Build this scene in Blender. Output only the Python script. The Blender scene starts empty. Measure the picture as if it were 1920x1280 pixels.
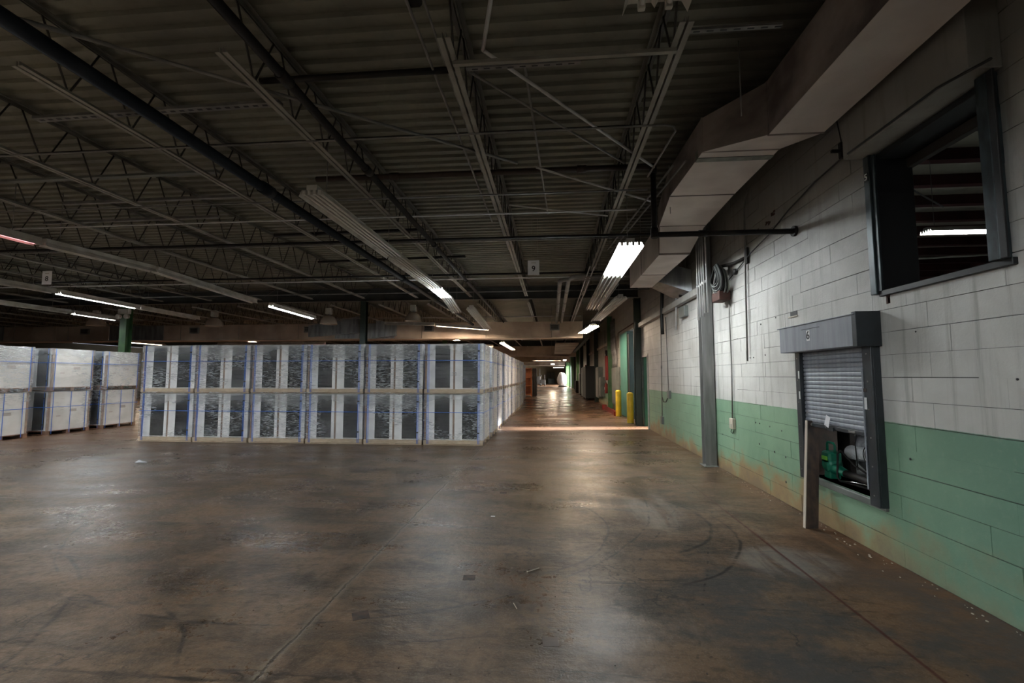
import bpy, bmesh, math, random
from mathutils import Vector, Matrix
R = random.Random(7)
S = bpy.context.scene
C = S.collection
H = 1.65

# ------------------------------------------------------------------ camera
cam_d = bpy.data.cameras.new('camera'); cam_d.lens = 16; cam_d.sensor_width = 36
cam_d.clip_start = .05; cam_d.clip_end = 400
cam = bpy.data.objects.new('camera', cam_d); C.objects.link(cam)
cam.location = (0, 0, H)
cam.rotation_euler = (math.radians(90 + 4.356), 0, math.radians(5.008))
S.camera = cam

# ------------------------------------------------------------------ world, exposure
wd = bpy.data.worlds.new('overcast_sky'); S.world = wd; wd.use_nodes = True
bg = wd.node_tree.nodes['Background']; bg.inputs[0].default_value = (.8, .9, 1, 1); bg.inputs[1].default_value = 1.0
S.view_settings.view_transform = 'Standard'; S.view_settings.look = 'None'
S.view_settings.exposure = 2.6; S.view_settings.gamma = 1; S.view_settings.use_curve_mapping = False
S.cycles.transparent_max_bounces = 12
S.cycles.max_bounces = 8; S.cycles.diffuse_bounces = 5
TUBE = 17.0            # strength of a lit fluorescent tube

def area(name, loc, rot, sx, sy, power, col, spread=180):
    l = bpy.data.lights.new(name, 'AREA'); l.shape = 'RECTANGLE'; l.size = sx; l.size_y = sy
    l.energy = power; l.color = col; l.spread = math.radians(spread)
    o = bpy.data.objects.new(name, l); C.objects.link(o); o.location = loc; o.rotation_euler = rot
    return o
# daylight standing in the loading dock beyond the near door and the teal doorway
area('dock_daylight', (5.5, 15.32, 2.35), (0, math.radians(64), math.radians(8)), 2.4, .9, 26, (.95, .97, 1), 14)
area('dock_daylight', (4.4, 17.8, 2.6), (0, math.radians(-90), 0), 3.0, 1.6, 110, (.86, .94, 1), 120)
area('dock_daylight', (5.2, 78, 2.4), (0, math.radians(78), 0), 3.0, 16, 1500, (1, .97, .9), 160)

# ------------------------------------------------------------------ materials
MATS = {}
def M(name, c1, c2=None, scale=3., rough=.6, metal=0., bump=0., bscale=None, stretch=(1, 1, 1), world=False,
      lo=.35, hi=.65, emit=None, rvar=0., detail=5., spec=.5):
    if name in MATS: return MATS[name]
    m = bpy.data.materials.new(name); m.use_nodes = True; MATS[name] = m
    nt = m.node_tree; N = nt.nodes; L = nt.links; b = N['Principled BSDF']
    b.inputs['Base Color'].default_value = (*c1, 1); b.inputs['Roughness'].default_value = rough
    b.inputs['Metallic'].default_value = metal; b.inputs['Specular IOR Level'].default_value = spec
    if emit:
        b.inputs['Emission Color'].default_value = (*emit[0], 1); b.inputs['Emission Strength'].default_value = emit[1]
    if c2 or bump:
        if world:
            g = N.new('ShaderNodeNewGeometry'); src = g.outputs['Position']
        else:
            g = N.new('ShaderNodeTexCoord'); src = g.outputs['Object']
        mp = N.new('ShaderNodeMapping'); mp.inputs['Scale'].default_value = stretch; L.new(src, mp.inputs[0])
    if c2:
        n = N.new('ShaderNodeTexNoise'); n.inputs['Scale'].default_value = scale; n.inputs['Detail'].default_value = detail
        L.new(mp.outputs[0], n.inputs[0])
        r = N.new('ShaderNodeMapRange'); r.inputs[1].default_value = lo; r.inputs[2].default_value = hi; L.new(n.outputs[0], r.inputs[0])
        x = N.new('ShaderNodeMix'); x.data_type = 'RGBA'; x.inputs[6].default_value = (*c1, 1); x.inputs[7].default_value = (*c2, 1)
        L.new(r.outputs[0], x.inputs[0]); L.new(x.outputs[2], b.inputs['Base Color'])
        if rvar:
            q = N.new('ShaderNodeMapRange'); q.inputs[1].default_value = .3; q.inputs[2].default_value = .7
            q.inputs[3].default_value = rough - rvar; q.inputs[4].default_value = rough + rvar
            L.new(n.outputs[0], q.inputs[0]); L.new(q.outputs[0], b.inputs['Roughness'])
    if bump:
        n2 = N.new('ShaderNodeTexNoise'); n2.inputs['Scale'].default_value = bscale or scale * 3; n2.inputs['Detail'].default_value = 4
        L.new(mp.outputs[0], n2.inputs[0])
        u = N.new('ShaderNodeBump'); u.inputs['Strength'].default_value = bump; u.inputs['Distance'].default_value = .02
        L.new(n2.outputs[0], u.inputs['Height']); L.new(u.outputs[0], b.inputs['Normal'])
    return m

class G:                                   # small node-graph helper
    def __init__(s, m): s.nt = m.node_tree; s.N = s.nt.nodes; s.L = s.nt.links
    def _in(s, sock, v):
        if hasattr(v, 'is_output'): s.L.new(v, sock)
        else:
            try: sock.default_value = v
            except Exception: sock.default_value = (*v, 1)
    def math(s, op, a, b=0., c=None, clamp=False):
        n = s.N.new('ShaderNodeMath'); n.operation = op; n.use_clamp = clamp
        s._in(n.inputs[0], a); s._in(n.inputs[1], b)
        if c is not None: s._in(n.inputs[2], c)
        return n.outputs[0]
    def rng(s, v, a, b, c=0., d=1.):
        n = s.N.new('ShaderNodeMapRange'); n.interpolation_type = 'SMOOTHSTEP'
        for i, q in enumerate((v, a, b, c, d)): s._in(n.inputs[i], q)
        return n.outputs[0]
    def mix(s, f, a, b):
        n = s.N.new('ShaderNodeMix'); n.data_type = 'RGBA'
        s._in(n.inputs[0], f); s._in(n.inputs[6], a if hasattr(a, 'is_output') else (*a, 1)); s._in(n.inputs[7], b if hasattr(b, 'is_output') else (*b, 1))
        return n.outputs[2]
    def noise(s, vec, scale, detail=5, rough=.55, dist=0.):
        n = s.N.new('ShaderNodeTexNoise'); n.inputs['Scale'].default_value = scale; n.inputs['Detail'].default_value = detail
        n.inputs['Roughness'].default_value = rough; n.inputs['Distortion'].default_value = dist
        s.L.new(vec, n.inputs[0]); return n.outputs[0]
    def mapping(s, vec, sc=(1, 1, 1), rot=(0, 0, 0), loc=(0, 0, 0)):
        n = s.N.new('ShaderNodeMapping'); n.inputs['Scale'].default_value = sc; n.inputs['Rotation'].default_value = rot
        n.inputs['Location'].default_value = loc; s.L.new(vec, n.inputs[0]); return n.outputs[0]
    def pos(s):
        g = s.N.new('ShaderNodeNewGeometry'); x = s.N.new('ShaderNodeSeparateXYZ'); s.L.new(g.outputs['Position'], x.inputs[0])
        return g.outputs['Position'], x.outputs[0], x.outputs[1], x.outputs[2]

def floor_mat():
    m = bpy.data.materials.new('worn_concrete'); m.use_nodes = True; g = G(m); b = g.N['Principled BSDF']
    P, X, Y, Z = g.pos()
    big = g.noise(P, .33, 5, .6, .3)
    mid = g.noise(g.mapping(P, (.8, 1.15, 1), (0, 0, .2)), 1.7, 10, .72, .25)
    fine = g.noise(P, 16, 6, .7)
    grit = g.noise(P, 70, 3, .6)
    streak = g.noise(g.mapping(P, (2.6, .28, 1), (0, 0, -.12)), 2.2, 6, .65, .6)
    diag = g.noise(g.mapping(P, (.3, 3.6, 1), (0, 0, .75)), 1.8, 8, .68, .2)
    base = g.mix(g.rng(big, .32, .68), (.135, .078, .043), (.165, .112, .072))
    base = g.mix(g.math('MULTIPLY', g.rng(mid, .40, .62), .85), base, (.036, .025, .017))
    base = g.mix(g.math('MULTIPLY', g.rng(streak, .52, .78), .55), base, (.17, .13, .095))
    base = g.mix(g.math('MULTIPLY', g.rng(diag, .50, .68), .62), base, (.040, .032, .027))
    base = g.mix(g.math('MULTIPLY', g.rng(fine, .46, .66), .45), base, (.035, .028, .022))
    base = g.mix(g.math('MULTIPLY', g.rng(grit, .52, .7), .28), base, (.25, .21, .17))
    # hairline cracks and dark drag marks
    for sc_, map_, w_, msk, amt in ((1.0, (1, 1, 1), .006, big, .75), (.8, (.35, 1.9, 1), .010, diag, .7), (2.2, (.4, 1.5, 1), .014, mid, .55)):
        rn_ = g.noise(g.mapping(P, map_, (0, 0, .55), (3.1 * sc_, 1.7, 0)), sc_, 6, .55, .3)
        cr_ = g.rng(g.math('ABSOLUTE', g.math('SUBTRACT', rn_, .5)), w_, w_ * .25)
        base = g.mix(g.math('MULTIPLY', g.math('MULTIPLY', cr_, g.rng(msk, .47, .56)), amt), base, (.020, .015, .011))
    blot = g.noise(g.mapping(P, (1, 1.3, 1), (0, 0, .3), (5, 9, 0)), 4.5, 8, .72)
    base = g.mix(g.math('MULTIPLY', g.rng(blot, .55, .66), .45), base, (.030, .022, .016))
    base = g.mix(g.math('MULTIPLY', g.rng(blot, .42, .32), .35), base, (.20, .145, .10))
    # rust-red dust toward the side wall; redder base along the back and the far aisle
    rust = g.noise(g.mapping(P, (1, .5, 1)), .8, 6, .6)
    near_wall = g.math('MULTIPLY', g.rng(X, 1.9, 3.0), g.rng(rust, .3, .6))
    back = g.math('MULTIPLY', g.rng(g.math('SUBTRACT', Y, g.math('MULTIPLY', X, .25)), 9.0, 15), .6)
    base = g.mix(g.math('MULTIPLY', near_wall, .55), base, (.19, .095, .05))
    base = g.mix(back, base, (.15, .075, .042))
    # grey scuffed area on the near right
    grey = g.math('MULTIPLY', g.math('MULTIPLY', g.rng(X, .4, 1.4), g.rng(Y, 5.2, 3.4)), g.rng(mid, .35, .6))
    base = g.mix(g.math('MULTIPLY', grey, .75), base, (.072, .070, .068))
    # pale worn ovals
    def blob(cx, cy, rx, ry, col, amt, base):
        dx = g.math('DIVIDE', g.math('SUBTRACT', X, cx), rx); dy = g.math('DIVIDE', g.math('SUBTRACT', Y, cy), ry)
        d = g.math('ADD', g.math('MULTIPLY', dx, dx), g.math('MULTIPLY', dy, dy))
        d = g.math('ADD', d, g.math('MULTIPLY', g.math('SUBTRACT', mid, .5), 1.6))
        return g.mix(g.math('MULTIPLY', g.math('MULTIPLY', g.rng(d, 1.0, .2), g.rng(streak, .35, .62)), amt), base, col)
    base = blob(1.25, 6.0, .42, 1.0, (.26, .235, .20), .45, base)
    base = blob(2.1, 4.4, .55, .45, (.27, .245, .225), .45, base)
    base = blob(.15, 6.6, .9, 2.0, (.17, .125, .075), .6, base)
    base = blob(2.75, 4.9, .3, .6, (.05, .035, .025), .8, base)
    # tyre arcs
    wob = g.math('MULTIPLY', g.math('SUBTRACT', g.noise(P, 1.2, 2), .5), .12)
    for (cx, cy, r, w, x0, y1) in ((.55, 5.55, 1.2, .018, .9, 7.4), (.3, 5.3, 1.62, .014, .9, 7.2), (-.9, 5.2, 1.5, .012, -.4, 7.5), (-5.6, 1.6, 2.6, .014, -5, 4.6),
                                    (-3.4, 1.9, 1.4, .012, -3, 4.5), (2.2, 10.5, 1.9, .016, -3, 11), (-2.2, 6.4, 3.4, .01, -9, 9)):
        dx = g.math('SUBTRACT', X, cx); dy = g.math('SUBTRACT', Y, cy)
        d = g.math('SQRT', g.math('ADD', g.math('MULTIPLY', dx, dx), g.math('MULTIPLY', dy, dy)))
        d = g.math('ABSOLUTE', g.math('SUBTRACT', g.math('ADD', d, wob), r))
        a = g.math('MULTIPLY', g.rng(d, w * 1.8, w * .3), g.rng(mid, .38, .56))
        a = g.math('MULTIPLY', a, g.math('MULTIPLY', g.rng(X, x0, x0 + .4), g.rng(Y, y1, y1 - .5)))
        base = g.mix(g.math('MULTIPLY', a, .85), base, (.02, .016, .013))
    # straight scrapes
    for ang, off, w, y0, y1 in ((.42, -1.05, .010, 1.5, 4.8), (.55, -3.2, .012, 1.5, 6), (-.5, 1.7, .012, 2.4, 5.5), (.35, -.2, .008, 2.5, 4.6), (1.2, 3.2, .012, 2, 12), (1.25, 6.2, .01, 2, 14), (.8, -4.3, .012, 3, 12), (.9, -.6, .008, 4, 9)):
        l = g.math('ADD', g.math('MULTIPLY', X, math.cos(ang)), g.math('MULTIPLY', Y, -math.sin(ang)))
        l = g.math('ABSOLUTE', g.math('SUBTRACT', g.math('ADD', l, g.math('MULTIPLY', wob, .6)), off))
        a = g.math('MULTIPLY', g.rng(l, w * 1.6, w * .3), g.rng(diag, .5, .6))
        base = g.mix(g.math('MULTIPLY', a, .85), base, (.022, .018, .015))
    # joints: a filled, ragged one left of the aisle, a thin red-stained one by the wall, cross joints
    rag = g.math('MULTIPLY', g.math('SUBTRACT', g.noise(P, 3.5, 7, .75), .5), .10)
    j1 = g.math('ABSOLUTE', g.math('ADD', g.math('SUBTRACT', X, -1.63), rag))
    base = g.mix(g.math('MULTIPLY', g.rng(j1, .055, .008), .5), base, (.20, .165, .125))
    core = g.rng(j1, .014, .004); base = g.mix(g.math('MULTIPLY', core, .8), base, (.035, .027, .02))
    j2 = g.math('ABSOLUTE', g.math('ADD', g.math('SUBTRACT', X, 2.11), g.math('MULTIPLY', rag, .2)))
    base = g.mix(g.math('MULTIPLY', g.rng(j2, .02, .004), .8), base, (.06, .014, .010))
    j3 = g.math('ABSOLUTE', g.math('ADD', g.math('PINGPONG', g.math('ADD', Y, -2.46), 3.05), rag))
    base = g.mix(g.math('MULTIPLY', g.rng(j3, .02, .004), .6), base, (.03, .024, .018))
    j4 = g.math('ABSOLUTE', g.math('ADD', g.math('PINGPONG', g.math('ADD', X, 5.37), 3.74 / 1), g.math('MULTIPLY', rag, .5)))
    g.L.new(base, b.inputs['Base Color'])
    rn = g.noise(g.mapping(P, (.7, 1.3, 1), (0, 0, .3)), 1.1, 4, .5, .2); ro = g.math('ADD', g.rng(rn, .36, .64, .22, .38), g.math('MULTIPLY', g.rng(fine, .3, .7), .09))
    ro = g.math('ADD', ro, g.rng(big, .3, .7, -.03, .06)); ro = g.math('ADD', ro, g.math('MULTIPLY', g.rng(X, .2, 1.2), g.rng(Y, 7.0, 4.6, 0., .27))); ro = g.math('SUBTRACT', ro, g.rng(Y, 14, 24, 0., .10))
    g.L.new(ro, b.inputs['Roughness'])
    g.L.new(g.math('SUBTRACT', .40, g.math('MULTIPLY', g.rng(g.math('ADD', X, g.math('MULTIPLY', mid, .6)), .2, 1.1), g.rng(Y, 7.0, 4.6, 0., .34))), b.inputs['Specular IOR Level'])
    hgt = g.math('ADD', g.math('MULTIPLY', g.noise(g.mapping(P, (.8, 1.6, 1)), 5, 5, .65), .75), g.math('MULTIPLY', fine, .34))
    hgt = g.math('ADD', hgt, g.math('MULTIPLY', grit, .14))
    hgt = g.math('SUBTRACT', hgt, g.math('MULTIPLY', core, .5))
    u = g.N.new('ShaderNodeBump'); u.inputs['Strength'].default_value = .45; u.inputs['Distance'].default_value = .02
    g.L.new(hgt, u.inputs['Height']); g.L.new(u.outputs[0], b.inputs['Normal'])
    return m

def block_mat(name, mortar=False):
    m = bpy.data.materials.new(name); m.use_nodes = True; g = G(m); b = g.N['Principled BSDF']
    P, X, Y, Z = g.pos()
    big = g.noise(P, 1.1, 6, .6, .4); fine = g.noise(P, 22, 4, .6)
    drip = g.noise(g.mapping(P, (9, 9, .55)), 1.0, 6, .65)
    white = g.mix(g.rng(big, .3, .7), (.61, .605, .58), (.46, .455, .43))
    white = g.mix(g.math('MULTIPLY', g.rng(drip, .5, .74), .6), white, (.20, .19, .17))
    # soot above head height
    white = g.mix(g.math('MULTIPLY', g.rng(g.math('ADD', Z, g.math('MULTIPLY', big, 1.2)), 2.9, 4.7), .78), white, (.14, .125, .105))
    far = g.rng(Y, 12, 24)
    white = g.mix(g.math('MULTIPLY', far, .35), white, (.34, .27, .19))
    green = g.mix(g.rng(big, .3, .7), (.235, .375, .25), (.17, .29, .19))
    tone = g.rng(Y, 5.2, 3.0); green = g.mix(g.math('MULTIPLY', tone, .7), green, (.105, .205, .16))
    green = g.mix(g.math('MULTIPLY', g.rng(fine, .5, .75), .25), green, (.25, .33, .24))
    low = g.math('ADD', Z, g.math('MULTIPLY', g.math('SUBTRACT', g.noise(P, 1.6, 6, .65), .5), 1.5))
    green = g.mix(g.math('MULTIPLY', g.rng(low, .42, .05), g.rng(Y, 3.9, 5.2, .25, .85)), green, (.34, .20, .085))
    green = g.mix(g.math('MULTIPLY', g.rng(low, .18, -.12), .6), green, (.16, .13, .10))
    edge = g.math('ADD', Z, g.math('MULTIPLY', g.math('SUBTRACT', fine, .5), .012))
    edge = g.math('ADD', edge, g.math('MULTIPLY', g.rng(Y, 4.2, 4.6), .0))
    col = g.mix(g.rng(edge, 1.236, 1.242), green, white)
    if mortar:
        col = g.mix(.86, col, (.03, .03, .028))
    g.L.new(col, b.inputs['Base Color'])
    b.inputs['Roughness'].default_value = .55
    pit = g.noise(P, 55, 4, .7)
    hgt = g.math('ADD', g.math('MULTIPLY', pit, .35), g.math('MULTIPLY', g.noise(P, 8, 3), .5))
    u = g.N.new('ShaderNodeBump'); u.inputs['Strength'].default_value = .28; u.inputs['Distance'].default_value = .02
    g.L.new(hgt, u.inputs['Height']); g.L.new(u.outputs[0], b.inputs['Normal'])
    return m

def film_mat(name, dens, streak):
    m = bpy.data.materials.new(name); m.use_nodes = True; g = G(m); N = g.N; L = g.L
    out = N['Material Output']; N.remove(N['Principled BSDF'])
    P, X, Y, Z = g.pos()
    wr = g.noise(g.mapping(P, (2.3, 2.3, 16), (.08, .06, 0)), 3.2, 5, .6, .9)
    wr2 = g.noise(g.mapping(P, (2, 2, 3.2), (.5, .6, 0)), 1.3, 3, .5, .8)
    u = N.new('ShaderNodeBump'); u.inputs['Strength'].default_value = 1.0; u.inputs['Distance'].default_value = .05 * streak
    L.new(g.math('ADD', wr, wr2), u.inputs['Height'])
    gl = N.new('ShaderNodeBsdfGlossy'); gl.inputs['Roughness'].default_value = .3; gl.inputs[0].default_value = (.95, .97, 1, 1); L.new(u.outputs[0], gl.inputs['Normal'])
    df = N.new('ShaderNodeBsdfDiffuse'); df.inputs[0].default_value = (.75, .78, .82, 1); L.new(u.outputs[0], df.inputs['Normal'])
    tr = N.new('ShaderNodeBsdfTransparent')
    layer = g.noise(g.mapping(P, (.5, .5, 1.6)), 1.3, 3, .5, 1.0)
    patch = g.noise(P, .9, 3, .5); pz = g.rng(patch, .42, .6); fd = g.math('ADD', g.math('MULTIPLY', g.rng(layer, .45, .7), .13 * dens), g.math('MULTIPLY', g.math('MULTIPLY', g.rng(wr, .50, .60), pz), .60 * dens))
    zz = g.math('FRACT', g.math('DIVIDE', Z, 1.224)); haze = g.math('MULTIPLY', g.rng(g.math('ADD', zz, g.math('MULTIPLY', g.math('SUBTRACT', patch, .5), .5)), .68, .84), .17 * dens); fd = g.math('ADD', fd, haze, clamp=True)
    m1 = N.new('ShaderNodeMixShader'); L.new(fd, m1.inputs[0]); L.new(tr.outputs[0], m1.inputs[1]); L.new(df.outputs[0], m1.inputs[2])
    m2 = N.new('ShaderNodeMixShader'); m2.inputs[0].default_value = .13 * dens; L.new(m1.outputs[0], m2.inputs[1]); L.new(gl.outputs[0], m2.inputs[2])
    L.new(m2.outputs[0], out.inputs[0]); return m

def deck_mat():
    m = bpy.data.materials.new('roof_deck_paint'); m.use_nodes = True; g = G(m); b = g.N['Principled BSDF']
    P, X, Y, Z = g.pos()
    n1 = g.noise(P, .9, 6, .6, .5); n2 = g.noise(g.mapping(P, (.35, 5, 1)), 1.4, 6, .7); n3 = g.noise(P, 9, 4, .6)
    c = g.mix(g.rng(n1, .3, .7), (.205, .198, .155), (.13, .126, .10))
    c = g.mix(g.math('MULTIPLY', g.rng(n3, .5, .75), .3), c, (.09, .08, .06))
    c = g.mix(g.math('MULTIPLY', g.rng(n2, .66, .76), .8), c, (.045, .018, .010))
    c = g.mix(g.math('MULTIPLY', g.rng(X, 1.2, 1.9), .6), c, (.035, .033, .03))
    g.L.new(c, b.inputs['Base Color']); b.inputs['Roughness'].default_value = .6
    return m

m_floor = floor_mat(); m_block = block_mat('painted_block'); m_mortar = block_mat('mortar_joint', True)
m_film = film_mat('stretch_film', 1.0, 1.0); m_filml = film_mat('thin_stretch_film', .55, .8)
m_deck = deck_mat()
m_joist = M('joist_paint', (.30, .285, .25), (.19, .175, .15), 3, .5, world=True)
m_web = M('joist_web_paint', (.045, .04, .034), (.03, .026, .022), 3, .5, world=True); m_top = M('top_chord_paint', (.12, .112, .095), (.08, .073, .06), 3, .5, world=True)
m_girder = M('girder_paint', (.05, .055, .05), (.03, .03, .03), 2, .5)
m_black = M('black_pipe', (.008, .007, .007), (.016, .012, .010), 6, .6, spec=.3)
m_blue = M('blue_black_pipe', (.003, .006, .011), (.006, .010, .016), 5, .6, spec=.3)
m_rustpipe = M('rust_dark_pipe', (.03, .018, .014), (.05, .03, .022), 6, .6)
m_cond = M('galvanised_conduit', (.58, .58, .58), (.42, .42, .42), 5, .35, .25)
m_cond2 = M('dull_conduit', (.24, .23, .22), (.15, .145, .14), 5, .5, .3)
m_white = M('fixture_enamel', (.62, .60, .56), (.42, .39, .34), 4, .42)
m_tube_off = M('unlit_tube', (.60, .58, .55), None, rough=.25)
m_lit = M('lit_tube', (1, 1, 1), emit=((.90, .97, 1.0), TUBE))
m_litwarm = M('lit_tube_warm', (1, 1, 1), emit=((1.0, .80, .60), TUBE * 1.15))
m_litpink = M('lit_tube_pink', (1, .6, .6), emit=((1.0, .35, .38), .55))
m_duct = M('duct_wrap', (.66, .59, .545), (.50, .435, .40), 1.6, .62, world=True, bump=.12, bscale=9)
m_ductdark = M('duct_side_dark', (.30, .25, .225), (.10, .075, .068), 1.5, .65, world=True, stretch=(1, 1, 1.5), lo=.35, hi=.62)
m_seam = M('duct_seam', (.20, .21, .17), (.12, .12, .10), 8, .55)
m_farduct = M('beige_duct', (.60, .49, .40), (.36, .27, .21), .9, .55, world=True)
m_galv = M('galvanised_sheet', (.40, .42, .44), (.22, .23, .24), 2.2, .35, .6, world=True, stretch=(3, 1, .6))
m_green = M('green_steel', (.055, .135, .045), (.035, .085, .035), 4, .5)
m_dkgreen = M('dark_green_steel', (.010, .022, .015), (.018, .030, .02), 4, .45)
m_teal = M('teal_paint', (.06, .20, .165), (.045, .155, .125), 3, .45)
m_doorgreen = M('door_green', (.025, .125, .065), (.018, .085, .045), 3, .4)
m_grey = M('grey_column_paint', (.22, .22, .215), (.13, .13, .125), 3, .5, stretch=(4, 4, .5))
m_steelblue = M('shutter_steel', (.30, .32, .365), (.225, .245, .28), 4, .5, 0, stretch=(5, 5, .5))
m_steeldark = M('shutter_frame', (.050, .058, .066), (.035, .04, .045), 5, .42, .4)
m_winframe = M('window_frame_steel', (.055, .075, .082), (.02, .024, .027), 7, .4, .45, stretch=(2, 2, .7))
m_black2 = M('black_paint', (.008, .008, .009), None, rough=.5)
m_yellow = M('safety_yellow', (.72, .50, .015), (.55, .36, .02), 4, .42)
m_red = M('red_paint', (.26, .018, .012), (.17, .015, .012), 4, .45)
m_wood = M('pallet_wood', (.52, .42, .31), (.40, .31, .22), 6, .7, stretch=(1, 1, 6))
m_woodred = M('brown_pallet_wood', (.26, .14, .085), (.18, .10, .065), 6, .7)
m_board = M('weathered_board', (.075, .045, .032), (.022, .017, .015), 5, .75, stretch=(3, 3, 1.2))
m_boardedge = M('board_sawn_edge', (.50, .44, .36), None, rough=.7)
m_carton = M('white_carton', (.72, .70, .67), (.62, .60, .56), 3, .5)
m_print = M('grey_print', (.46, .40, .36), None, rough=.6)
m_panelw = M('white_strip', (.88, .89, .90), (.80, .80, .81), 4, .4)
m_kraft = M('kraft_edge', (.34, .235, .17), (.24, .16, .12), 9, .65)
m_rib = M('black_goods', (.010, .011, .013), None, rough=.25)
m_strap = M('blue_strap', (.05, .15, .55), None, rough=.35)
m_brown = M('neighbour_red_steel', (.085, .022, .020), (.05, .016, .015), 2, .5)
m_cream = M('roof_insulation', (.56, .52, .43), (.44, .40, .32), 1, .6)
m_creamwall = M('cream_wall', (.44, .33, .19), (.30, .23, .14), .5, .6, world=True)
m_olive = M('olive_wall', (.20, .17, .11), (.13, .115, .08), .5, .6, world=True)
m_sill = M('brown_sill', (.11, .075, .06), (.06, .045, .038), 9, .6)
m_dark = M('dark_interior', (.045, .035, .03), (.03, .025, .022), 2, .7)
m_orange = M('orange_rack_paint', (.44, .13, .03), (.30, .09, .03), 3, .5)
m_cable = M('cable_rubber', (.012, .011, .011), None, rough=.5)
m_bell = M('lamp_bell_acrylic', (.46, .38, .31), None, rough=.22)
m_sign = M('sign_white', (.80, .80, .84), (.72, .72, .77), 4, .5)
m_ink = M('ink_black', (.01, .01, .012), None, rough=.5)
m_whitep = M('white_print', (.75, .75, .75), None, rough=.5)
m_foil = M('foil_duct', (.85, .87, .90), None, rough=.2, metal=.35, bump=.9, bscale=25)
m_clear = M('plastic_bag', (.60, .61, .65), (.32, .32, .34), 9, .2, bump=1.0, bscale=14)
m_blower = M('blower_green', (.004, .13, .075), None, rough=.28)
m_lime = M('lime_label', (.15, .42, .03), None, rough=.4)
m_chrome = M('chrome_bar', (.6, .6, .6), None, rough=.2, metal=1.)
m_greybox = M('grey_enclosure', (.17, .18, .165), (.12, .13, .12), 3, .5)
m_rustm = M('rust_stain_metal', (.07, .024, .016), (.045, .02, .015), 20, .8)

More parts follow.
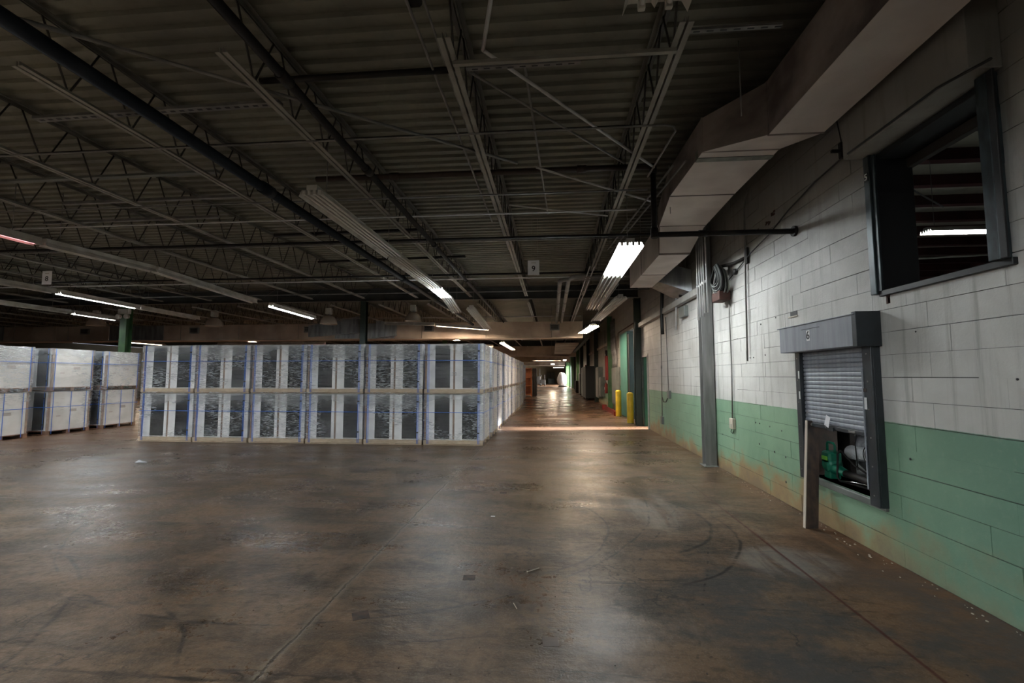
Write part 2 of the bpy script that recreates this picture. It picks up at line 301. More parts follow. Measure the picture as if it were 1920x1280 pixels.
# ------------------------------------------------------------------ mesh helper
class MB:
    def __init__(s): s.v = []; s.f = []; s.sm = []
    def _add(s, vs, fs, smooth=False):
        o = len(s.v); s.v += [tuple(x) for x in vs]; s.f += [tuple(i + o for i in f) for f in fs]; s.sm += [smooth] * len(fs); return s
    def box(s, a, b):
        x0, y0, z0 = (min(a[i], b[i]) for i in range(3)); x1, y1, z1 = (max(a[i], b[i]) for i in range(3))
        return s._add([(x0, y0, z0), (x1, y0, z0), (x1, y1, z0), (x0, y1, z0), (x0, y0, z1), (x1, y0, z1), (x1, y1, z1), (x0, y1, z1)],
                      [(0, 3, 2, 1), (4, 5, 6, 7), (0, 1, 5, 4), (1, 2, 6, 5), (2, 3, 7, 6), (3, 0, 4, 7)])
    def bbox(s, a, b, e=.005):             # box with chamfered edges
        bm = bmesh.new(); bmesh.ops.create_cube(bm, size=1)
        for v in bm.verts: v.co = Vector([a[i] + (v.co[i] + .5) * (b[i] - a[i]) for i in range(3)])
        bmesh.ops.bevel(bm, geom=bm.edges[:], offset=e, segments=1, affect='EDGES')
        bm.verts.index_update(); s._add([v.co for v in bm.verts], [[v.index for v in f.verts] for f in bm.faces]); bm.free(); return s
    def bar(s, p, q, w, h=None, up=(0, 0, 1)):
        p = Vector(p); q = Vector(q); h = h or w; d = (q - p).normalized(); u = Vector(up)
        if abs(d.dot(u)) > .98: u = Vector((0, 1, 0))
        r = d.cross(u).normalized(); u = r.cross(d).normalized(); vs = []
        for c in (p, q):
            for a, b in ((-1, -1), (1, -1), (1, 1), (-1, 1)): vs.append(c + r * a * w / 2 + u * b * h / 2)
        return s._add(vs, [(0, 1, 2, 3), (7, 6, 5, 4), (0, 4, 5, 1), (1, 5, 6, 2), (2, 6, 7, 3), (3, 7, 4, 0)])
    def tube(s, pts, r, n=10, cap=True, closed=False):
        pts = [Vector(p) for p in pts]; rs = r if isinstance(r, (list, tuple)) else [r] * len(pts); vs = []; u = None
        for i, p in enumerate(pts):
            d = (pts[min(i + 1, len(pts) - 1)] - pts[max(i - 1, 0)]).normalized()
            if u is None:
                u = d.orthogonal().normalized()
            u = (u - d * u.dot(d)).normalized(); w = d.cross(u)
            for k in range(n):
                a = 2 * math.pi * k / n; vs.append(p + (u * math.cos(a) + w * math.sin(a)) * rs[i])
        fs = []
        for i in range(len(pts) - 1):
            for k in range(n): fs.append((i * n + k, i * n + (k + 1) % n, (i + 1) * n + (k + 1) % n, (i + 1) * n + k))
        s._add(vs, fs, True)
        if cap:
            o = len(s.v) - len(vs); s.f.append(tuple(o + k for k in range(n))[::-1]); s.f.append(tuple(o + (len(pts) - 1) * n + k for k in range(n))); s.sm += [False, False]
        return s
    def lathe(s, prof, n=20, c=(0, 0, 0), axis='Z'):
        vs = []
        for r, z in prof:
            for k in range(n):
                a = 2 * math.pi * k / n; p = (r * math.cos(a), r * math.sin(a), z)
                if axis == 'X': p = (z, p[0], p[1])
                if axis == 'Y': p = (p[0], z, p[1])
                vs.append((p[0] + c[0], p[1] + c[1], p[2] + c[2]))
        fs = []
        for i in range(len(prof) - 1):
            for k in range(n): fs.append((i * n + k, i * n + (k + 1) % n, (i + 1) * n + (k + 1) % n, (i + 1) * n + k))
        return s._add(vs, fs, True)
    def prism(s, poly, axis, a, b):        # poly in the two other axes, extruded along axis
        def P(u, v, t): return {'X': (t, u, v), 'Y': (u, t, v), 'Z': (u, v, t)}[axis]
        n = len(poly); vs = [P(u, v, a) for u, v in poly] + [P(u, v, b) for u, v in poly]
        return s._add(vs, [tuple(range(n))[::-1], tuple(range(n, 2 * n))] + [(i, (i + 1) % n, n + (i + 1) % n, n + i) for i in range(n)])
    def loft(s, secs):                     # secs: list of 4-point rings
        vs = [p for q in secs for p in q]; fs = [(3, 2, 1, 0), tuple(len(vs) - 4 + i for i in range(4))]
        for i in range(len(secs) - 1):
            for k in range(4): fs.append((i * 4 + k, i * 4 + (k + 1) % 4, i * 4 + 4 + (k + 1) % 4, i * 4 + 4 + k))
        return s._add(vs, fs)
    def build(s, name, mat, parent=None, loc=None):
        me = bpy.data.meshes.new(name); me.from_pydata(s.v, [], s.f); me.polygons.foreach_set('use_smooth', s.sm)
        me.materials.append(mat); me.update()
        bm = bmesh.new(); bm.from_mesh(me); bmesh.ops.recalc_face_normals(bm, faces=bm.faces[:]); bm.to_mesh(me); bm.free()
        o = bpy.data.objects.new(name, me); C.objects.link(o)
        if parent: o.parent = parent
        if loc: o.location = loc
        return o

def tag(o, label=None, cat=None, group=None, kind=None):
    if label: o['label'] = label
    if cat: o['category'] = cat
    if group: o['group'] = group
    if kind: o['kind'] = kind
    return o
def thing(name, label, cat, loc=(0, 0, 0), rz=0, group=None):
    o = bpy.data.objects.new(name, None); C.objects.link(o); o.location = loc; o.rotation_euler = (0, 0, rz)
    return tag(o, label, cat, group)
def kids(o): return [c for c in o.children]
def dup(o, parent=None):
    c = o.copy(); C.objects.link(c); c.parent = parent
    for k in list(o.children): dup(k, c)
    return c
def text(s, name, size, mat, parent, loc, rot, ext=.001, align='CENTER'):
    cu = bpy.data.curves.new(name, 'FONT'); cu.body = s; cu.size = size; cu.extrude = ext; cu.align_x = align; cu.align_y = 'CENTER'
    cu.offset = size * .012
    t = bpy.data.objects.new(name, cu); C.objects.link(t)
    dg = bpy.context.evaluated_depsgraph_get(); me = bpy.data.meshes.new_from_object(t.evaluated_get(dg)); bpy.data.objects.remove(t)
    me.materials.clear(); me.materials.append(mat)
    o = bpy.data.objects.new(name, me); C.objects.link(o); o.parent = parent; o.location = loc; o.rotation_euler = rot
    return o
ORD = ['first', 'second', 'third', 'fourth', 'fifth', 'sixth', 'seventh', 'eighth', 'ninth', 'tenth', 'eleventh', 'twelfth', 'thirteenth', 'fourteenth']

# ------------------------------------------------------------------ room shell
XL, XR, YN, YF, ZD = -46., 3.02, -6., 109., 4.85
tag(MB().box((XL, YN, -.2), (XR + .32, YF, 0)).build('floor', m_floor), kind='structure')
# corrugated roof deck, ribs across the aisle
mb = MB(); p = .19; dp = .038; n = int((YF - YN) / p)
vs = []; fs = []
for i in range(n):
    y = YN + i * p
    for dy, z in ((0, 0), (p * .42, 0), (p * .5, dp), (p * .92, dp)):
        vs += [(XL, y + dy, ZD + z), (XR + .4, y + dy, ZD + z)]
for i in range(len(vs) // 2 - 1): fs.append((2 * i, 2 * i + 1, 2 * i + 3, 2 * i + 2))
mb._add(vs, fs); mb.box((XL, YN, ZD + .2), (XR + .4, YF, ZD + .24))
tag(mb.build('ceiling', m_deck), kind='structure')
tag(MB().box((XL - .2, YN, 0), (XL, YF, ZD)).build('wall_left', m_olive), kind='structure')
tag(MB().box((XL, YN - .2, 0), (XR + .3, YN, ZD)).build('wall_near', m_olive), kind='structure')
tag(MB().box((XL, YF, 0), (XR + .3, YF + .2, ZD)).build('wall_far', m_creamwall), kind='structure')
# right wall with its openings: (y0, y1, z0, z1)
OPEN = [(3.27, 4.42, 2.42, 3.71), (4.52, 5.74, .5, 1.95), (14.67, 15.55, 0, 2.3), (16.9, 18.25, 0, 3.42), (66, 90, 0, 3.3)]
TH = .32
wall = bpy.data.objects.new('wall_right', None); C.objects.link(wall); tag(wall, kind='structure')
def wall_cells(y0, y1, z0, z1):
    ys = sorted({y0, y1} | {v for o in OPEN for v in o[:2] if y0 < v < y1})
    out = []
    for a, b in zip(ys, ys[1:]):
        cur = z0
        for o in sorted([o for o in OPEN if o[0] <= a and o[1] >= b], key=lambda o: o[2]):
            if o[2] > cur: out.append((a, b, cur, o[2]))
            cur = max(cur, o[3])
        if cur < z1: out.append((a, b, cur, z1))
    return out
mb = MB()
for a, b, c, d in wall_cells(YN, YF, 0, ZD + .1): mb.box((XR + .006, a, c), (XR + TH, b, d))
mb.build('wall_core', m_mortar, wall)
unit = MB().box((0, 0, 0), (1, 1, 1)); CH = .2045
blocks = []
for r in range(24):
    off = .2 if r % 2 else 0
    y = 2.3 - off
    while y < 44:
        y1 = y + .406; z0 = r * CH; z1 = min(z0 + CH, ZD + .05)
        # clip against openings
        parts = [(y, y1, z0, z1)]
        for o in OPEN:
            np_ = []
            for (a, b, c, d) in parts:
                if b <= o[0] or a >= o[1] or d <= o[2] or c >= o[3]: np_.append((a, b, c, d)); continue
                if a < o[0]: np_.append((a, o[0], c, d))
                if b > o[1]: np_.append((o[1], b, c, d))
                aa, bb = max(a, o[0]), min(b, o[1])
                if c < o[2] - .005: np_.append((aa, bb, c, o[2]))
                if d > o[3] + .005: np_.append((aa, bb, o[3], d))
            parts = np_
        for q in parts:
            if q[1] - q[0] > .03 and q[3] - q[2] > .02: blocks.append(q)
        y = y1
blocks.sort(key=lambda q: (q[0] + q[1]) ** 2 + (q[2] - 1.6) ** 2 + (0 if q[1] > 2.75 else 900))
def jit(q):
    a, b, c, d = q; e = R.choice((.0001, .0001, .0002, .0002, .0004, .0004, .0006, .0018)); row = int(c / CH + .5); f = [.0062, .0035, .0075, .0045][(row * 7 + int(a / 1.4)) % 4]
    if (row * 5 + int(a / 1.1)) % 7 == 0: f = .0002
    return a + e / 2, b - e / 2, c + f, d
uo = None
for i, q in enumerate(blocks[:300]):
    a, b, c, d = jit(q)
    if uo is None: uo = unit.build('block', m_block, wall); o = uo
    else: o = uo.copy(); C.objects.link(o)
    o.location = (XR - R.uniform(-.0025, .0035), a, c); o.scale = (.02, b - a, d - c)
mb = MB()
for q in blocks[300:]:
    a, b, c, d = jit(q); x = XR - R.uniform(-.001, .0015); mb.box((x, a, c), (x + .02, b, d))
tag(mb.build('distant_blocks', m_block, wall), kind='stuff')
# sealed base strip of the wall
# anchor holes and knocked-out spots: small dark plugs
mb = MB()
for y, z, r in ((7.3, 2.37, .012), (6.85, 2.40, .013), (6.4, 2.44, .012), (7.25, 1.93, .011), (7.13, 1.93, .011), (6.75, 1.95, .013), (7.7, 2.26, .009), (7.15, .96, .012), (7.02, .96, .012), (6.7, .95, .012),
                (6.37, .93, .013), (6.24, .93, .014), (7.05, .66, .012), (6.6, .62, .014), (6.3, .60, .013), (6.32, .28, .016), (8.5, .62, .012), (4.05, 2.02, .008), (3.25, 1.63, .009), (4.2, .95, .01), (4.66, 2.33, .009), (4.6, 2.28, .008)):
    mb.lathe([(0, XR - .003), (r, XR - .003), (r, XR + .004)], 8, (0, y, z), 'X')
tag(mb.build('anchor_hole', m_black2, wall), kind='stuff')
mb = MB()
for y, z, w, h in ((4.34, 2.36, .035, .09), (6.34, 3.86, .07, .05), (6.55, 3.80, .04, .04), (6.8, 3.78, .03, .03), (6.47, 3.78, .05, .04)):
    for k in range(5):
        yy = y + R.uniform(-w, w) * .6; zz = z + R.uniform(-h, h) * .5
        mb.box((XR - .003, yy - w * .35, zz - h * .28), (XR + .006, yy + w * .35, zz + h * .28))
tag(mb.build('rust_patch', m_rustm, wall), kind='stuff')
slot = MB().box((XR - .003, 5.86, 2.40), (XR + .004, 6.02, 2.46)).build('cable_slot', m_black2, wall)
MB().bbox((XR - .012, 5.84, 2.385), (XR, 6.06, 2.402), .003).build('slot_lip', m_boardedge, wall)

# ------------------------------------------------------------------ neighbouring room seen through the hatch and the high window
room = [('floor_neighbour', (3.34, .2, .3), (22, 14, .48), m_greybox), ('wall_neighbour_near', (3.34, 0, .3), (22, .2, 8), m_brown), ('floor_neighbour_back', (6.3, 14, .3), (22, 30, .48), m_greybox),
        ('wall_neighbour_far', (3.34, 30, .3), (22, 30.2, 8), m_brown), ('wall_neighbour_right', (22, 0, .3), (22.2, 30, 8), m_brown), ('wall_neighbour_dock', (3.34, 14, 0), (6.3, 14.15, 5.2), m_brown),
        ('wall_neighbour_left', (3.0, 0, 5.10), (3.3, 30, 8), m_dark), ('ceiling_neighbour', (3.0, 0, 7.6), (22.2, 30.2, 7.8), m_cream)]
for nm, a, b, mt in room: tag(MB().box(a, b).build(nm, mt), kind='structure')
for k in range(17):
    y = .9 + k * 1.65
    mb = MB(); mb.box((3.3, y - .012, 7.25), (22, y + .012, 7.6)); mb.box((3.3, y - .12, 7.24), (22, y + .12, 7.265))
    tag(mb.build('roof_purlin', m_brown), 'dark red roof purlin under cream lining beyond the high window', 'roof beam', 'red roof purlins beyond the high window')
tag(MB().tube([(7.2, 1, 7.0), (7.2, 13.8, 7.0)], .04).build('ceiling_pipe', m_cond2), 'grey pipe crossing under red roof beams beyond the high window, nearer the wall', 'pipe')
tag(MB().tube([(4.6, 1, 6.2), (4.6, 13.8, 6.2)], .07).build('ceiling_pipe', m_cond2), 'thick grey pipe high in the opening of the high window', 'pipe')
for k, (x0, y0, x1, y1, z) in enumerate([(6, 13, 12.5, 6.5, 6.9), (5, 9, 11, 13.5, 6.4), (4.5, 13, 9.5, 5.5, 6.7)]):
    tag(MB().tube([(x0, y0, z), (x1, y1, z)], .02).build('sway_rod', m_cond2), 'thin diagonal rod under the red roof beams beyond the high window', 'rod', 'diagonal rods beyond the high window')
tag(MB().tube([(3.6, 10.3, 4.0), (13, 10.3, 4.35)], .02).build('bright_conduit', m_white), 'thin white conduit crossing low in the high window, below the lit lamp', 'conduit')

# ------------------------------------------------------------------ dock area beyond the doors
m_dockw = M('dock_wall', (.62, .66, .68), None, rough=.6)
tag(MB().box((3.34, 14.2, -.2), (6, 20, 0)).build('floor_dock', m_floor), kind='structure')
tag(MB().box((6, 14.2, -.2), (6.2, 20, 5)).build('wall_dock_right', m_dockw), kind='structure')
tag(MB().box((3.34, 20, -.2), (6.2, 20.2, 5)).build('wall_dock_far', m_dockw), kind='structure')
tag(MB().box((3.34, 14.2, 4.9), (6.2, 20.2, 5.0)).build('ceiling_dock', m_dockw), kind='structure')
tag(MB().box((3.34, 16.2, 0), (4.6, 16.3, 4.9)).build('wall_dock_partition', m_dockw), kind='structure')
tag(MB().box((3.34, 62, -.2), (8, 94, 0)).build('floor_dock_far', m_dockw), kind='structure')
tag(MB().box((8, 62, -.2), (8.2, 94, 5)).build('wall_dock_far_right', m_dockw), kind='structure')
tag(MB().box((3.34, 62, 4.9), (8.2, 94, 5)).build('ceiling_dock_far', m_dockw), kind='structure')

# ------------------------------------------------------------------ steel roof frame
YB = [3.0, 15.5, 27.7, 39.9, 52.1, 64.3, 76.5, 88.7, 100.9]
XJ = [.99 - 1.79 * k for k in range(25)]
def make_joist(y0, y1, detail):
    root = bpy.data.objects.new('bar_joist', None); C.objects.link(root); L = y1 - y0
    root.location = (0, y0, 0)
    for s in (-1, 1):
        mb = MB(); mb.box((s * .010, .05, 4.80), (s * .055, L - .05, 4.806)); mb.box((s * .010, .05, 4.765), (s * .016, L - .05, 4.80)); mb.build('top_chord', m_top, root)
        mb = MB(); mb.box((s * .010, .2, 4.20), (s * .052, L - 1.1, 4.206)); mb.box((s * .010, .2, 4.206), (s * .016, L - 1.1, 4.245)); mb.build('bottom_chord', m_joist, root)
    nn = int((L - 1.9) / .6); st = (L - 1.9) / nn
    if detail:
        a = b = None
        for i in range(nn):
            y = .6 + i * st
            if a is None:
                a = MB().tube([(0, 0, 4.22), (0, -st * .42, 4.79)], .0095, 6).build('web_bar', m_web, root)
                b = MB().tube([(0, 0, 4.22), (0, st * .42, 4.79)], .0095, 6).build('web_bar', m_web, root); aa, bb = a, b
            else:
                aa = a.copy(); C.objects.link(aa); bb = b.copy(); C.objects.link(bb)
            aa.location = (0, y, 0); bb.location = (0, y, 0)
        MB().tube([(0, L - 1.15, 4.22), (0, L - .2, 4.78)], .0095, 6).build('end_bar', m_web, root)
    else:
        mb = MB()
        for i in range(nn):
            y = .6 + i * st
            mb.bar((0, y, 4.22), (0, y - st * .42, 4.79), .018); mb.bar((0, y, 4.22), (0, y + st * .42, 4.79), .018)
        tag(mb.build('web', m_web, root), kind='stuff')
    return root
def put(o, x, y): o.location = (x, y, 0)
j0 = make_joist(YB[0], YB[1], True)
nm = ['nearest the side wall, right of the number 9 sign', 'just left of the number 9 sign', 'first beyond the joist by the number 9 sign',
      'left of the long unlit lamp row', 'just left of the thick black pipe', 'second left of the thick black pipe', 'third left of the thick black pipe', 'fourth left of the thick black pipe',
      'far left, beside the sagging lamp strip', 'far left, above the number 8 sign', 'far left, beyond the number 8 sign', 'leftmost, above the lit lamp row']
for k in range(12):
    o = j0 if k == 0 else dup(j0); put(o, XJ[k], YB[0]); tag(o, 'pale bar joist, ' + nm[k], 'roof joist', 'bar joists of the near roof bay')
for bi in (1, 2, 3, 4, 5, 6, 7):
    jb = make_joist(YB[bi], YB[bi + 1], False); first = True
    ks = range(0, 20) if bi == 1 else (range(0, 12) if bi == 2 else range(0, 4))
    where = ['', 'behind the long beige cross duct', 'in the third roof bay'][bi] if bi < 3 else 'far down the aisle'
    for k in ks:
        o = jb if first else dup(jb); first = False; put(o, XJ[k], YB[bi])
        tag(o, 'bar joist ' + where, 'roof joist', 'bar joists ' + (where if where else 'far'))
for i, y in enumerate(YB[1:]):
    mb = MB(); x0 = XL if i < 2 else -22
    mb.box((x0, y - .09, 4.30), (2.9, y + .09, 4.32)); mb.box((x0, y - .09, 4.72), (2.9, y + .09, 4.74)); mb.box((x0, y - .006, 4.32), (2.9, y + .006, 4.72))
    tag(mb.build('roof_girder', m_girder), 'dark steel girder under the roof, %s from the camera' % ORD[i], 'girder')
def wf(x, y, z0, z1, w, d, mat, name, label, base=True, ax='Y', cat='column'):
    r = thing(name, label, cat, (x, y, z0)); h = z1 - z0; t = .012
    mb = MB()
    if ax == 'Y':
        mb.box((-w / 2, -d / 2, 0), (w / 2, -d / 2 + t, h)); mb.box((-w / 2, d / 2 - t, 0), (w / 2, d / 2, h)); mb.box((-t / 2, -d / 2 + t, 0), (t / 2, d / 2 - t, h))
    else:
        mb.box((-w / 2, -d / 2, 0), (-w / 2 + t, d / 2, h)); mb.box((w / 2 - t, -d / 2, 0), (w / 2, d / 2, h)); mb.box((-w / 2 + t, -t / 2, 0), (w / 2 - t, t / 2, h))
    mb.build('shaft', mat, r)
    if base: MB().bbox((-w / 2 - .04, -d / 2 - .04, 0), (min(w / 2 + .04, w / 2 + .04), d / 2 + .04, .016), .003).build('base_plate', mat, r)
    MB().box((-w / 2 - .03, -d / 2 - .03, h - .015), (w / 2 + .03, d / 2 + .03, h)).build('cap_plate', mat, r)
    return r
wf(-6.62, 15.5, 0, 4.30, .2, .2, m_dkgreen, 'steel_column', 'dark green steel column rising behind the middle of the wrapped pallets')
wf(-15.75, 15.5, 0, 4.30, .26, .26, m_green, 'steel_column', 'bright green steel column behind the left pallet stacks, hung with floodlights')
wf(-6.62, 27.7, 0, 4.30, .24, .24, m_green, 'steel_column', 'pale green column top between the cross duct and the pallets')
wf(2.905, 15.75, 0, 4.30, .2, .2, m_dkgreen, 'steel_column', 'dark green column beside the green door, standing at the side wall')
wf(2.90, 8.86, 0, 4.60, .20, .20, m_grey, 'steel_column', 'grey steel column against the block wall, nearest one', ax='Y')
wf(2.86, 22.9, 0, 4.6, .2, .24, m_green, 'steel_column', 'green column with a red box, beyond the yellow bollards', ax='Y')
wf(2.86, 29.9, 0, 4.6, .24, .24, m_dkgreen, 'steel_column', 'dark column beside the far grey electrical cabinets', ax='Y')
wf(2.86, 36.5, 0, 4.6, .24, .24, m_dkgreen, 'steel_column', 'dark column behind the tall black cabinet', ax='Y')
for i, y in enumerate((43.2, 50, 57, 64)):
    wf(2.80, y, 0, 4.6, .3, .24, [m_dkgreen, m_green][i % 2], 'steel_column', 'distant column along the side wall, far down the aisle', ax='Y')['group'] = 'distant wall columns'
for i, y in enumerate((71, 78, 85)):
    wf(2.75, y, 0, 4.6, .3, .3, m_green, 'steel_column', 'distant column in front of the bright dock opening', ax='Y')['group'] = 'columns at the bright dock'

# ------------------------------------------------------------------ pipes, conduits and struts under the roof
def pipe(name, pts, r, mat, label, cat='pipe', n=10, fit=None, group=None, fitmat=None):
    o = thing(name, label, cat, pts[0], group=group); p0 = Vector(pts[0]); q = [Vector(p) - p0 for p in pts]
    MB().tube(q, r, n).build('pipe_run', mat, o)
    for i, f in enumerate(fit or []):
        c = Vector(f[0]) - p0; d = Vector(f[1]).normalized() * .5 * f[2]
        MB().tube([c - d, c + d], r * f[3], 12).build('coupling', fitmat or mat, o)
    return o
pipe('sprinkler_main', [(-3.58, .5, 4.0), (-3.58, 20.4, 4.0)], .062, m_blue, 'thick blue-black sprinkler main running down the left of the roof', fit=[((-3.58, y, 4), (0, 1, 0), .2, 1.25) for y in (5.3, 10.6, 15.9)])
pipe('sprinkler_pipe', [(-2.18, .5, 4.1), (-2.18, 20.4, 4.1)], .04, m_black, 'black pipe running down the roof, midway between lamp row and number 9 sign', fit=[((-2.18, y, 4.1), (0, 1, 0), .14, 1.25) for y in (3.4, 5.1, 8.2, 11.4)])
pipe('sprinkler_branch', [(-3.2, 5.8, 4.34), (1.31, 5.8, 4.34)], .038, m_rustpipe, 'dark branch pipe crossing the roof above the number 9 sign', fit=[((x, 5.8, 4.34), (1, 0, 0), .12, 1.3) for x in (-2.1, .4)])
pipe('drop_pipe', [(1.31, 5.8, 4.36), (1.31, 5.8, 3.44)], .036, m_black, 'black vertical drop pipe beside the beige wall duct', fit=[((1.31, 5.8, 4.3), (0, 0, 1), .12, 1.3), ((1.31, 5.8, 3.46), (0, 0, 1), .12, 1.35)])
w = pipe('wall_pipe', [(1.31, 5.8, 3.44), (3.02, 5.8, 3.44)], .034, m_black, 'black horizontal pipe passing under the duct into the block wall', fit=[((1.9, 5.8, 3.44), (1, 0, 0), .1, 1.25), ((3.0, 5.8, 3.44), (1, 0, 0), .035, 1.9)])
for x0, x1, y, z, r, mt, lab in (
    (-2.6, -.84, 3.7, 4.30, .028, m_black, 'short dark strut between two joists at the very top, left of centre'),
    (-14, 1.15, 4.5, 4.16, .011, m_cond2, 'thin conduit crossing the whole roof nearest the camera'),
    (-18, .9, 4.95, 4.42, .012, m_black, 'thin dark conduit crossing the roof second nearest, at left'),
    (-20, 1.3, 6.1, 4.16, .012, m_cond2, 'thin conduit crossing the roof above the start of the long lamp row'),
    (-20, 1.3, 6.9, 4.18, .013, m_cond, 'bright thin conduit crossing the roof just behind the lamp row start'),
    (-24, 1.85, 7.95, 4.12, .026, m_black, 'dark pipe crossing the roof level with the lit lamp by the duct'),
    (-24, 1.3, 8.3, 4.18, .013, m_cond2, 'thin conduit beside the dark pipe level with the lit lamp'),
    (-24, 1.3, 10.9, 4.14, .024, m_black, 'dark pipe crossing the roof behind the number 9 sign'),
    (-24, 1.9, 11.3, 4.12, .016, m_cond, 'pale conduit crossing the roof behind the number 9 sign'),
    (-24, 2.8, 13.2, 4.14, .016, m_cond2, 'far conduit crossing in front of the first girder'),
    (-24, 1.2, 18.6, 4.10, .020, m_cond2, 'far conduit crossing between girder and beige cross duct')):
    pts = [(x0, y, z), (x1, y, z)]
    if y == 4.5: pts = [(x0, y, z), (1.15, y, z), (1.24, y + .04, z), (1.28, y + .12, z), (1.22, 5.7, z)]
    pipe('roof_conduit', pts, r, mt, lab, 'conduit', 8)
def strut(a, b, w, h, mat, label, holes=False, name='steel_strut'):
    o = thing(name, label, 'strut', a); q = Vector(b) - Vector(a)
    MB().bar((0, 0, 0), q, w, h).build('strut_bar', mat, o)
    if holes:
        n = int(q.length / .1); mb = MB(); u = q.normalized()
        for i in range(n): c = u * (.05 + i * .1); mb.bar(c, c + u * .05, w * .3, h + .004)
        tag(mb.build('slot', m_ink, o), kind='stuff')
strut((-.78, 3.45, 4.17), (.98, 3.45, 4.17), .035, .03, m_joist, 'pale strut joining the two joists at the very top centre')
strut((-.70, 3.58, 4.22), (.25, 3.58, 4.22), .04, .025, m_cond2, 'slotted strut lying behind the pale strut at top centre', True)
strut((1.05, 3.42, 4.3), (1.75, 3.42, 4.3), .04, .02, m_cond2, 'slotted strut right of the joist beside the duct', True)
strut((-5.4, 4.15, 4.35), (-2.66, 4.1, 4.35), .08, .03, m_cond2, 'wide slotted tray crossing two joists at upper left', True)
strut((-9.4, 5.55, 4.36), (-4.4, 5.5, 4.36), .07, .03, m_greybox, 'flat dark tray crossing the left joists')
strut((-7.6, 6.3, 4.34), (-4.5, 6.25, 4.34), .05, .04, m_cond2, 'short grey tray crossing the left joists, below the flat dark tray')
strut((-8.9, 7.1, 4.34), (-5.6, 7.05, 4.34), .05, .04, m_cond2, 'grey tray crossing the left joists, second below the flat dark tray')
strut((-5.2, 8.0, 4.3), (-2.3, 7.9, 4.3), .07, .04, m_black, 'dark flat bar crossing under the long lamp row')
strut((-5.4, 10.0, 4.3), (-1.9, 9.8, 4.3), .07, .04, m_black, 'dark flat bar crossing under the far half of the long lamp row')
for a, b, r, mt, lab in (
    ((-4.3, 2.6, 4.3), (-3.68, 3.01, 4.28), .018, m_cond2, 'bent conduit entering at the top left corner'),
    ((-3.68, 3.01, 4.28), (-.41, 5.44, 4.28), .016, m_cond2, 'long conduit slanting across the roof from top left to centre'),
    ((-.31, 2.6, 4.28), (-.54, 3.46, 4.28), .016, m_cond, 'conduit hanging at the top centre, just right of the joist'),
    ((-.54, 3.46, 4.28), (1.3, 5.7, 4.28), .015, m_cond, 'bright conduit slanting from top centre to the duct'),
    ((-.70, 3.74, 4.3), (.92, 5.6, 4.3), .012, m_cond2, 'thin conduit slanting just below the bright slanting conduit'),
    ((-.18, 5.53, 4.26), (1.5, 6.8, 4.26), .014, m_cond, 'conduit slanting from the dark branch pipe towards the duct'),
    ((-1.01, 2.4, 4.3), (-1.01, 7.6, 4.3), .013, m_cond2, 'thin conduit left of the joist by the number 9 sign'),
    ((-.9, 2.4, 4.34), (-.9, 9.5, 4.34), .010, m_cond2, 'thin conduit close against the joist left of the number 9 sign'),
    ((-.22, 3.6, 4.3), (-.05, 7.3, 4.3), .012, m_cond2, 'thin conduit running back between the two middle joists'),
    ((-.62, 6.6, 4.2), (.9, 7.2, 4.2), .012, m_cond, 'short bright conduit between the middle joists'),
    ((1.45, 5.4, 4.15), (1.12, 9.0, 4.15), .012, m_cond2, 'thin conduit between lit lamp and duct'),
    ((1.6, 5.4, 4.2), (1.22, 9.4, 4.2), .012, m_cond2, 'thin conduit beside the drop pipe, nearer the duct')):
    pipe('slanting_conduit', [a, b], r, mt, lab, 'conduit', 8)
for i, x in enumerate((.22, .44)):
    y0 = 11.4 - .25 * i
    o = pipe('insulated_pipe', [(1.9, 11.05 + .25 * (1 - i), 4.08), (x + .3, 11.05 + .25 * (1 - i), 4.08), (x + .1, 11.15 + .25 * (1 - i), 4.08), (x, 11.4 + .2 * (1 - i), 4.08), (x, 20.5, 4.08)], .055, m_cond2,
         'thick pale pipe bending right beside the lit lamp, %s of the pair' % ('left' if i == 0 else 'right'), fit=[((x, y, 4.08), (0, 1, 0), .06, 1.2) for y in (13, 15, 17)])
for x, y0, y1 in ((.85, 10, 20), (.95, 10, 20.3), (1.75, 12, 20.3)):
    pipe('roof_conduit', [(x, y0, 4.06), (x, y1, 4.06)], .016, m_cond, 'thin conduit running back beside the thick pale pipes', 'conduit', 8, group='thin conduits beside the thick pale pipes')
# small dark bracket with a lens at the very top
o = thing('roof_bracket', 'small dark bracket with a round knob at the very top, left of centre', 'bracket', (-.98, 3.0, 4.42))
MB().bbox((-.05, -.09, -.1), (.06, .06, .1), .02).build('housing', m_black, o); MB().lathe([(0, -.02), (.018, -.02), (.018, .02), (0, .02)], 10, (-.01, -.1, -.06), 'Y').build('knob', m_cond2, o)
MB().tube([(0, 0, .1), (0, 0, .4)], .01, 6).build('stem', m_black, o)

